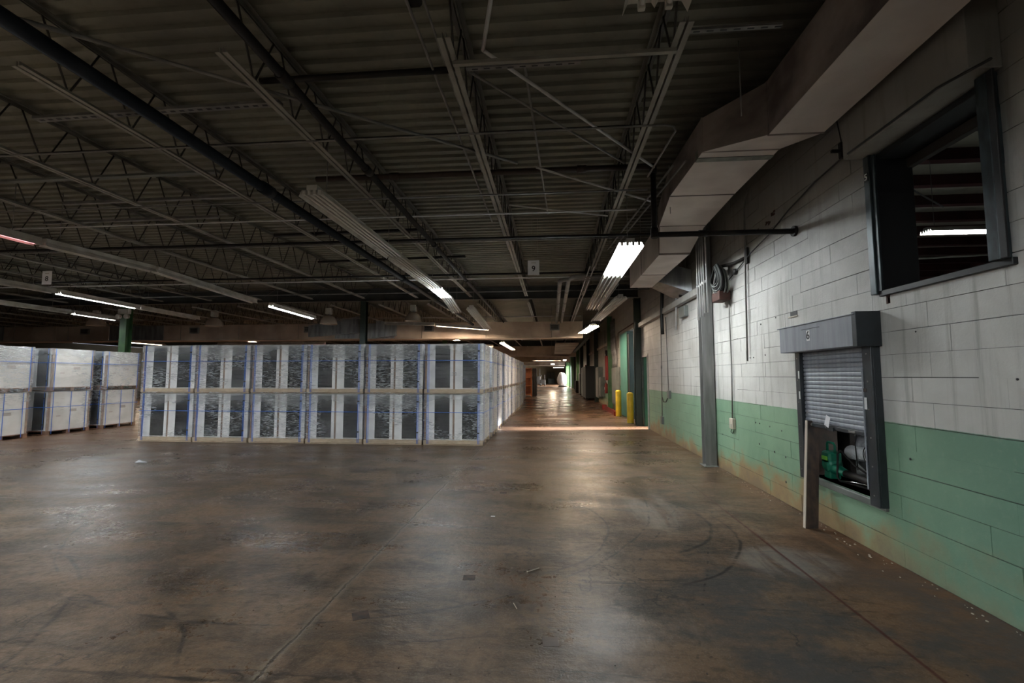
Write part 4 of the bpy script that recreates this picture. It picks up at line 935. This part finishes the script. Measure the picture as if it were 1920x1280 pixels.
MB().tube([(-.2, .22, .30), (-.22, .14, .42), (-.2, .0, .50)], .008, 6).build('folded_edge', m_whitep, bx); MB().tube([(-.21, .1, .30), (-.23, 0, .33), (-.2, -.1, .30)], .005, 6).build('folded_edge', m_whitep, bx)
fn = thing('fan_motor', 'round black ribbed fan cap behind the shutter', 'fan', (3.36, 5.14, .82))
MB().lathe([(0, -.05), (.03, -.055), (.10, -.045), (.125, -.02), (.13, .04), (0, .04)], 26, (0, 0, 0), 'X').build('cap', m_black2, fn)
for r0 in (.045, .07, .095): MB().lathe([(r0, -.056), (r0 + .008, -.062), (r0 + .014, -.054)], 26, (0, 0, 0), 'X').build('ring', m_black, fn)
MB().bbox((.0, -.04, .13), (.1, .14, .25), .015).build('motor_box', m_black, fn); MB().bbox((-.004, .06, .15), (.0, .145, .235), .001).build('white_label', m_whitep, fn)
MB().tube([(0, .10, .22), (-.02, .24, .22), (-.03, .27, .08), (-.02, .26, -.2)], .006, 6).build('cord', m_cable, fn)
MB().tube([(0, -.09, -.09), (0, -.12, -.25)], .02, 8).build('stand', m_black, fn); MB().bbox((-.05, -.2, -.265), (.06, -.04, -.245), .004).build('stand_base', m_black, fn)
ht = thing('tube_frame', 'black bent tube frame standing on the hatch sill', 'frame', (3.12, 5.27, .50))
MB().tube([(.02, .08, .34), (0, .10, .30), (-.01, .11, .05), (0, .08, .012), (.03, .0, .01), (.1, -.45, .01)], .011, 8).build('frame_tube', m_black, ht)
MB().tube([(0, .08, .012), (-.04, -.2, .06), (.1, -.42, .05)], .007, 8).build('brace_rod', m_chrome, ht); MB().tube([(.02, .08, .34), (.1, .0, .2), (.2, -.3, .05)], .010, 8).build('frame_tube', m_black, ht)
tag(MB().bbox((3.12, 4.765, .50), (3.15, 4.79, .76), .004).build('yellow_bar', m_yellow), 'yellow upright bar at the right end of the hatch opening', 'bar')
tag(MB().bbox((3.50, 5.78, .48), (3.56, 6.6, 1.35), .006).build('standing_board', m_dark), 'dark board standing behind the green blower', 'panel')
# leaning board
bd = thing('leaning_board', 'weathered dark plank leaning upright against the wall left of the hatch', 'board', (2.80, 5.37, 0))
P0 = Vector((-.06, 0, 0)); P1 = Vector((.13, .22, 1.14)); MB().loft([[(P.x - .0, P.y - .02, P.z), (P.x + .13, P.y - .02, P.z), (P.x + .13, P.y + .02, P.z), (P.x, P.y + .02, P.z)] for P in (P0, P1)]).build('plank', m_board, bd)
MB().loft([[(P.x - .008, P.y - .021, P.z), (P.x, P.y - .021, P.z), (P.x, P.y + .021, P.z), (P.x - .008, P.y + .021, P.z)] for P in (P0, P1)]).build('sawn_edge', m_boardedge, bd)

# ------------------------------------------------------------------ high window numbered 5
wn = bpy.data.objects.new('window_1', None); C.objects.link(wn); wn.location = (3.02, 3.85, 2.42); tag(wn, kind='structure')
def wb(a, b, name, mat, par=wn, e=.004):
    o0 = (3.02, 3.85, 2.42); return MB().bbox([a[i] - o0[i] for i in range(3)], [b[i] - o0[i] for i in range(3)], e).build(name, mat, par)
wb((2.965, 4.40, 2.40), (3.03, 4.475, 3.72), 'jamb_face', m_winframe); wb((3.0, 4.375, 2.42), (3.33, 4.40, 3.70), 'jamb_lining', m_black2); wb((2.98, 4.35, 2.42), (3.0, 4.40, 3.70), 'jamb_lip', m_winframe)
wb((2.945, 3.215, 2.42), (3.03, 3.30, 3.71), 'jamb_face', m_winframe); wb((2.945, 3.17, 2.42), (2.965, 3.215, 3.71), 'jamb_flange', m_black2); wb((3.0, 3.27, 2.42), (3.33, 3.29, 3.70), 'jamb_lining', m_black2)
wb((2.985, 3.18, 2.375), (3.03, 4.40, 2.425), 'sill_angle', m_black2); wb((3.0, 3.28, 2.395), (3.33, 4.40, 2.425), 'sill_lining', m_black2)
wb((3.03, 3.28, 3.66), (3.33, 4.40, 3.71), 'head_lining', m_black2)
wb((3.28, 3.28, 3.57), (3.34, 4.40, 3.66), 'head_flap', m_dark)
wb((2.9615, 4.415, 3.475), (2.9645, 4.465, 3.56), 'number_plate', m_black2, e=.0005)
text('5', 'numeral', .085, m_whitep, wn, (2.960 - 3.02, 4.44 - 3.85, 3.517 - 2.42), (math.radians(90), 0, math.radians(-90)))
ln = tag(MB().bbox((2.80, 3.17, 3.715), (3.019, 4.49, 4.32), .006).build('lintel_beam', m_block), 'painted concrete lintel projecting over the high window', 'beam')
pipe('wall_cable', [(2.79, 3.0, 3.66), (2.785, 3.4, 3.725), (2.785, 4.0, 3.73), (2.79, 4.4, 3.74), (2.99, 4.72, 3.90), (2.99, 5.3, 3.85), (2.99, 5.9, 3.74), (2.99, 6.4, 3.60), (2.99, 7.0, 3.50), (2.99, 7.9, 3.27), (2.99, 8.3, 3.18)], .010, m_cable,
     'black cable sagging along the wall from the high window to the hose coil', 'cable', 6)
cl = thing('cable_clamp', 'dark clamp hanging beside the lintel end', 'clamp', (2.9, 4.66, 3.88))
MB().bbox((-.02, -.02, -.06), (.03, .03, .1), .006).build('clamp_body', m_black, cl); MB().bbox((-.10, -.01, .0), (.03, .02, .03), .004).build('clamp_arm', m_black, cl); MB().tube([(0, 0, .1), (-.03, .04, .5)], .006, 6).build('hanger_wire', m_cable, cl)

# ------------------------------------------------------------------ things on the block wall
pipe('wall_conduit', [(2.99, 6.95, 4.5), (2.99, 7.12, 4.42), (2.985, 7.18, 4.25), (2.985, 7.26, 1.88)], .013, m_cond2, 'grey conduit hanging down the wall, cut off above the green paint', 'conduit', 8)
o = pipe('outlet_conduit', [(2.99, 7.86, 3.55), (2.99, 7.92, 2.6), (2.99, 7.90, 1.8), (2.99, 7.95, .95)], .011, m_cond2, 'thin conduit running down the wall to the cream outlet box', 'conduit', 8)
ob = thing('outlet_box', 'cream outlet box on the green wall below the thin conduit', 'box', (3.02, 7.96, .86))
MB().bbox((-.055, -.075, -.085), (0, .075, .09), .008).build('housing', m_boardedge, ob); MB().bbox((-.062, -.03, -.06), (-.055, .03, .0), .002).build('cover', m_white, ob)
MB().tube([(-.03, .03, -.085), (-.04, .05, -.14), (-.03, .0, -.16), (-.035, -.04, -.12)], .006, 6).build('loose_wire', m_cable, ob)
for y, z, lab in ((12.05, 1.18, 'small grey switch box on the wall left of the grey column, upper'), (12.85, .45, 'small grey outlet box low on the green wall near the green door')):
    b = thing('switch_box', lab, 'box', (3.02, y, z)); MB().bbox((-.06, -.09, -.1), (0, .09, .1), .008).build('housing', m_greybox, b); MB().bbox((-.065, -.03, -.04), (-.06, .03, .04), .002).build('toggle_plate', m_cond2, b)
pipe('wall_conduit', [(2.99, 12.75, 3.4), (2.99, 12.85, .53)], .012, m_cond2, 'conduit down the wall to the low outlet box near the green door', 'conduit', 8, fit=[((2.99, 12.8, 1.9), (0, 0, 1), .08, 1.6)])
pipe('wall_conduit', [(2.99, 12.2, 3.2), (2.99, 12.1, 1.27)], .012, m_cond2, 'conduit down the wall to the switch box', 'conduit', 8)
pipe('wall_conduit', [(2.98, 12.75, 1.08), (2.97, 12.6, .96), (2.97, 12.3, .98), (2.98, 12.15, 1.1)], .012, m_cable, 'short cable loop between the two wall conduits', 'cable', 6)
pipe('hanging_hose', [(2.86, 11.9, 4.2), (2.88, 12.1, 3.6), (2.9, 12.25, 3.3), (2.88, 12.15, 2.95), (2.9, 12.2, 2.75)], .045, m_cable, 'bundle of black hose hanging above the switch box', 'hose', 8)
pipe('wall_conduit', [(2.95, 10.9, 4.3), (2.95, 11.1, 2.75)], .022, m_cond, 'bright conduit end hanging left of the grey box', 'conduit', 8)
pipe('hanging_hose', [(2.97, 10.5, 4.1), (2.97, 10.6, 3.45)], .07, m_black, 'thick black hose end hanging beside the duct branch', 'hose', 8)
tag(MB().bbox((2.93, 10.3, 2.98), (3.018, 10.75, 3.22), .01).build('junction_box', m_greybox), 'square grey junction box high on the wall under the white ledge', 'box')
for y0, y1, z, lab in ((9.15, 15.6, 3.36, 'long white ledge beam along the wall between grey column and green door'), (23.1, 29.7, 3.36, 'long ledge beam along the wall beyond the grey panel'), (30.2, 36.3, 3.36, 'far ledge beam along the wall above the black cabinet')):
    tag(MB().bbox((2.90, y0, z - .07), (3.018, y1, z + .07), .006).build('ledge_beam', m_farduct if y0 > 20 else m_block), lab, 'beam')
# bundle of loose conduits hanging by the grey column
for i, (x, y, zt, zb) in enumerate(((2.70, 8.62, 4.2, 2.68), (2.70, 8.50, 4.2, 2.72), (2.69, 8.36, 4.25, 2.70), (2.68, 8.24, 4.3, 2.75), (2.68, 8.10, 4.3, 2.74))):
    pipe('hanging_conduit', [(x + .03, y + .08, 4.855), (x, y - .02 * i, zb)], .016, m_cond, 'shiny loose conduit hanging in front of the grey column, %s from left' % ORD[i], 'conduit', 8, fit=[((x + .008, y + .02, 3.3), (0, 0, 1), .05, 1.35)])
# coiled hose on its bracket
cr = thing('hose_coil', 'coil of grey hose hung on a bracket high on the wall', 'hose', (2.86, 7.95, 3.35))
for k in range(14):
    rr = .13 + .022 * (k % 5); off = .012 * k - .09; z0 = -.008 * k
    pts = [(off + .02 * math.sin(a * 2), rr * .95 * math.cos(a), z0 + rr * 1.15 * math.sin(a)) for a in [2 * math.pi * j / 20 for j in range(21)]]
    MB().tube(pts, .012, 6, cap=False).build('coil_loop', m_greybox if k % 2 else m_cable, cr)
MB().tube([(.15, -.75, .13), (.13, -.3, .15), (.02, .02, .17)], .028, 10).build('bracket_arm', m_black, cr); MB().bbox((.12, -.82, .02), (.155, -.74, .27), .006).build('wall_plate', m_black, cr)
MB().bbox((-.05, -.10, -.42), (.14, .26, -.26), .01).build('rusty_shelf', m_rustm, cr); MB().lathe([(0, -.03), (.05, -.03), (.05, .02), (0, .02)], 14, (.14, -.33, .0), 'X').build('round_knob', m_cable, cr)
MB().tube([(0, .2, .2), (.08, -.1, .55), (.05, -.2, .9)], .004, 5).build('string', m_cond2, cr)

# ------------------------------------------------------------------ doors along the right wall
dr = bpy.data.objects.new('door_1', None); C.objects.link(dr); dr.location = (3.05, 15.53, 0); dr.rotation_euler = (0, 0, math.radians(0)); tag(dr, kind='structure')
lf = MB().bbox((-.02, -.80, .01), (.025, .0, 2.27), .004).build('door_leaf', m_doorgreen, dr); lf.rotation_euler = (0, 0, math.radians(93))
MB().lathe([(0, -.06), (.03, -.06), (.035, -.03), (.015, -.02), (.015, 0)], 12, (-.02, -.73, 1.0), 'X').build('door_knob', m_chrome, lf)
for z0 in (.25, 1.25): MB().bbox((-.026, -.68, z0), (-.02, -.12, z0 + .8), .003).build('door_panel', m_doorgreen, lf)
MB().bbox((-.075, -.90, 0), (-.03, -.855, 2.3), .004).build('door_frame', m_white, dr); MB().box((-.04, -.005, 0), (.27, .02, 2.3)).build('door_frame', m_dkgreen, dr); MB().bbox((-.05, -.90, 2.28), (.02, .05, 2.36), .004).build('door_frame', m_white, dr)
tag(MB().bbox((2.72, 14.63, 0), (3.02, 14.70, .035), .004).build('trim_4', m_whitep), kind='structure') if False else None
td = bpy.data.objects.new('door_2', None); C.objects.link(td); td.location = (3.0, 18.3, 0); tag(td, kind='structure')
MB().bbox((-.05, 0, .02), (-.01, 1.75, 3.42), .006).build('door_leaf', m_teal, td); MB().box((-.04, -.06, 0), (.25, -.0, 3.42)).build('door_frame', m_dkgreen, td); MB().box((-.03, -1.45, 0), (.25, -1.40, 3.42)).build('door_frame', m_dkgreen, td)
MB().bar((-.06, -1.6, 3.56), (-.06, 2.2, 3.56), .02, .04).build('door_track', m_rustm, td); MB().bar((-.06, 2.2, 3.56), (-.06, 2.2, 2.9), .02, .03).build('track_drop', m_rustm, td)
MB().box((-.02, -.35, .0), (.0, -.06, 3.3)).build('dark_edge', m_black2, td)
for x, y, lab in ((2.72, 16.35, 'yellow bollard nearer the camera, by the dark green column'), (2.70, 19.05, 'yellow bollard further back, beside the teal door')):
    b = thing('bollard', lab, 'bollard', (x, y, 0)); MB().lathe([(.115, 0), (.115, 1.02), (.10, 1.06), (.06, 1.085), (0, 1.09)], 20).build('post', m_yellow, b); MB().lathe([(.12, 0), (.12, .02), (.1, .025)], 20).build('base_ring', m_greybox, b)
cg = thing('wheel_guard', 'low red steel guard along the wall foot behind the far bollard', 'guard', (2.6, 19.4, 0))
MB().bar((.06, 0, .1), (.0, 3.8, .1), .05, .2).build('guard_rail', m_red, cg); MB().bbox((-.12, 3.7, 0), (.1, 3.95, .24), .02).build('guard_end', m_red, cg); MB().bbox((-.05, -.02, 0), (.12, .1, .2), .02).build('guard_foot', m_red, cg)

# ------------------------------------------------------------------ further along the wall
ep = thing('electrical_cabinet', 'tall grey-green electrical panel behind the far yellow bollard', 'cabinet', (3.0, 21.4, .35))
MB().bbox((-.14, -.85, 0), (0, .85, 1.7), .01).build('enclosure', m_greybox, ep); MB().bbox((-.155, -.8, .05), (-.14, .8, 1.65), .004).build('panel_door', m_greybox, ep); MB().bbox((-.17, .6, .8), (-.155, .68, .95), .004).build('latch', m_cond2, ep)
for i in range(4):
    y = 20.7 + i * .4; pipe('riser_conduit', [(2.88, y + .55, 4.3), (2.88, y + .5, 3.2), (2.88, y + .45, 2.95), (2.88, y + .1, 2.6), (2.88, y, 2.35), (2.88, y, 2.03)], .035, m_cond2, 'bent grey conduit rising from the grey-green panel', 'conduit', 8, group='bent conduits above the grey-green panel')
tag(MB().bbox((2.62, 22.75, 1.45), (2.76, 23.05, 2.65), .015).build('red_box', m_red), 'long red box on the green column beyond the bollards', 'box')
fe = thing('fire_extinguisher', 'red fire extinguisher hung on the wall beyond the green column', 'extinguisher', (2.93, 25.2, .72))
MB().lathe([(0, 0), (.08, 0), (.085, .03), (.085, .46), (.05, .54), (.02, .56), (.02, .6), (0, .6)], 18).build('cylinder', m_red, fe); MB().tube([(0, 0, .6), (-.02, -.1, .62)], .012, 6).build('valve_handle', m_black, fe); MB().tube([(0, .02, .58), (-.08, .1, .5), (-.09, .1, .2)], .01, 6).build('hose', m_cable, fe); MB().bbox((-.088, -.05, .2), (-.082, .05, .34), .001).build('label', m_whitep, fe)
cb = thing('pull_box', 'black and white bell box high on the wall beyond the green column', 'box', (3.0, 25.2, 2.55)); MB().bbox((-.1, -.2, 0), (0, .2, .5), .01).build('housing', m_black, cb); MB().bbox((-.105, -.1, .1), (-.1, .1, .3), .001).build('label', m_whitep, cb)
pipe('riser_conduit', [(2.95, 25.6, 4.2), (2.95, 25.6, 1.3)], .02, m_cond2, 'thin conduit above the fire extinguisher', 'conduit', 6); pipe('riser_conduit', [(2.95, 25.0, 2.55), (2.95, 26.0, 1.0)], .02, m_cond2, 'slanted conduit beside the fire extinguisher', 'conduit', 6)
for y0, y1, z0, z1, lab in ((26.3, 27.1, .5, 1.6, 'small grey electrical cabinet past the fire extinguisher'), (27.5, 29.2, .35, 2.2, 'tall grey electrical cabinet before the dark column')):
    c = thing('electrical_cabinet', lab, 'cabinet', (3.0, (y0 + y1) / 2, z0)); hw = (y1 - y0) / 2; MB().bbox((-.25, -hw, 0), (0, hw, z1 - z0), .01).build('enclosure', m_greybox, c); MB().bbox((-.265, -hw + .06, .05), (-.25, hw - .06, z1 - z0 - .05), .004).build('cabinet_door', m_cond2, c)
bc = thing('black_cabinet', 'tall black cabinet standing against the wall down the aisle', 'cabinet', (2.75, 33.3, 0))
MB().bbox((-.45, -1.5, .12), (.2, 1.6, 2.35), .02).build('carcass', m_black2, bc); MB().bbox((-.46, 1.7, .12), (.2, 3.0, 2.3), .02).build('grey_unit', m_greybox, bc)
for y in (-1.3, 1.4): MB().bbox((-.4, y, 0), (-.3, y + .1, .12), .005).build('foot', m_black, bc)
rb = thing('hose_cabinet', 'slim red box beyond the tall black cabinet', 'box', (2.88, 39, .6)); MB().bbox((-.1, -.3, .0), (.12, .3, 2.0), .02).build('housing', m_red, rb); MB().bbox((-.12, -.2, .8), (-.1, .2, 1.2), .004).build('cover', m_white, rb)
for y, x, h, lab in ((41, 2.7, 1.9, 'pale panel against the wall beyond the red box'), (46, 2.6, 1.2, 'dark machine box against the wall far down the aisle')):
    c = thing('wall_cabinet', lab, 'cabinet', (x, y, 0)); MB().bbox((-.3, -.8, .1), (.3, .8, h), .02).build('carcass', m_greybox if h > 1.5 else m_black, c); MB().bbox((-.25, -.7, 0), (.25, .7, .1), .01).build('plinth', m_black, c)
wbx = thing('wrapped_bundle', 'large white sheeted load standing at the far end of the aisle', 'load', (1.55, 72, 0))
bm = bmesh.new(); bmesh.ops.create_icosphere(bm, subdivisions=3, radius=1)
for v in bm.verts:
    k = 1 + .06 * math.sin(v.co.x * 5 + v.co.z * 4); v.co = Vector((v.co.x * .75 * k, v.co.y * 1.4, max(.12, 1.1 + v.co.z * 1.2 * k)))
mb = MB(); bm.verts.index_update(); mb._add([v.co for v in bm.verts], [[v.index for v in f.verts] for f in bm.faces], True); bm.free(); mb.build('white_sheet', m_panelw, wbx); MB().bbox((-.6, -1, 0), (.7, 1, .13), .01).build('skid', m_black, wbx)
# orange racking and what stands past it, left of the aisle
orr = thing('orange_rack', 'orange steel rack standing at the aisle edge beyond the pallets', 'rack', (-2.15, 38, 0))
for y in (-.5, .5):
    for x in (-.5, .45): MB().bbox((x - .04, y - .04, 0), (x + .04, y + .04, 2.35), .006).build('upright', m_orange, orr)
for z in (.1, .8, 1.5, 2.25): MB().bbox((-.5, -.5, z), (.5, .5, z + .07), .006).build('shelf', m_orange, orr)
MB().box((-.48, .44, .1), (.45, .47, 2.3)).build('back_panel', m_orange, orr)
tag(MB().bbox((-1.60, 37.6, 0), (-1.30, 40, 2.3), .02).build('dark_crate', m_dark), 'dark tall crate beside the orange rack', 'crate')
tag(MB().bbox((-1.9, 43, 0), (-1.75, 52, 1.9), .02).build('white_partition', m_whitep), 'narrow white partition beyond the orange rack', 'partition')
for x, y, w_, h, lab in ((-2.9, 84, 1.6, 3.0, 'dark lift truck mast shape at the far end, left'), (-1.6, 80, .9, 1.9, 'dark machine at the far end, near the end wall')):
    c = thing('parked_machine', lab, 'machine', (x, y, 0)); MB().bbox((-w_ / 2, -.8, .2), (w_ / 2, .8, h * .55), .05).build('body', m_black, c); MB().bbox((-w_ / 2 + .1, .5, .2), (-w_ / 2 + .2, .7, h), .01).build('mast', m_black, c); MB().bbox((w_ / 2 - .2, .5, .2), (w_ / 2 - .1, .7, h), .01).build('mast', m_black, c)
    for xx in (-w_ / 2, w_ / 2 - .2):
        for yy in (-.6, .5): MB().lathe([(0, 0), (.25, 0), (.25, .2), (0, .2)], 12, (xx, yy, .25), 'X').build('wheel', m_cable, c)
ed = bpy.data.objects.new('door_3', None); C.objects.link(ed); ed.location = (-.3, 108.96, 0); tag(ed, kind='structure')
MB().bbox((-1.0, -.06, 0), (1.0, 0, 2.6), .02).build('door_leaf', m_olive, ed); MB().bbox((-.05, -.09, 0), (.05, -.06, 2.6), .01).build('mullion', m_dark, ed)
tag(MB().bbox((-.9, 104, 0), (.6, 105.4, 1.1), .05).build('parked_cart', m_greybox), 'grey cart parked in front of the end wall door', 'cart')
# partition far left behind everything
tag(MB().box((-44, 46, 0), (-5, 46.2, 3.6)).build('wall_back_left', m_creamwall), kind='structure')

# ------------------------------------------------------------------ litter on the floor
o = thing('splinter', 'pale wood splinter lying on the floor, lower centre', 'splinter', (-.17, 4.01, .004)); MB().bar((-.05, -.035, 0), (.05, .04, .003), .008, .006).build('sliver', m_boardedge, o)
tag(MB().bar((-.29, 3.44, .002), (-.26, 3.36, .002), .004, .003).build('toothpick', m_boardedge), 'tiny pale sliver below the wood splinter', 'splinter')
tag(MB().bbox((-.73, 5.46, 0), (-.68, 5.49, .003), .001).build('paper_scrap', m_sign), 'tiny white paper scrap on the floor, centre', 'scrap')
for x, y, w_, a, lab in ((-.69, 3.83, .10, .1, 'dark square tape patch on the floor, lower centre'), (-1.33, 3.18, .11, .5, 'dark square tape patch on the floor beside the ragged joint'), (-.7, 6.56, .10, .05, 'small dark patch on the floor near the paper scrap'), (-.02, 2.98, .10, .1, 'faint grey square patch at the bottom, centre')):
    o = MB().bbox((-w_ / 2, -w_ / 2, 0), (w_ / 2, w_ / 2, .0015), .0005).build('floor_patch', m_board if 'faint' not in lab else m_sill); o.location = (x, y, 0); o.rotation_euler = (0, 0, a); tag(o, lab, 'patch')
mb = MB(); rr = random.Random(9); vs = []
o = thing('plastic_scrap', 'crumpled clear plastic scrap on the floor before the pallet row', 'scrap', (-7.8, 8.16, 0)); MB().tube([(-.12, 0, .01), (-.05, .02, .035), (.02, -.01, .03), (.1, .02, .015)], [.012, .03, .022, .01], 7).build('film_scrap', m_clear, o)
mb = MB()
for k in range(150):
    x = rr.uniform(-4, 2.9); y = rr.uniform(2.2, 9); s = rr.uniform(.002, .008); mb.box((x, y, 0), (x + s, y + s * rr.uniform(.5, 2), s * .5))
tag(mb.build('grit', m_board), 'scattered dark grit on the concrete floor', 'grit', kind='stuff')
mb = MB()
for k in range(90):
    y = rr.uniform(2.4, 8.4); x = 3.0 - abs(rr.gauss(0, .09)); s = rr.uniform(.003, .012); mb.box((x - s, y, 0), (x, y + s * 1.6, s * .6))
tag(mb.build('wall_debris', m_boardedge), 'pale crumbs along the foot of the side wall', 'debris', kind='stuff')
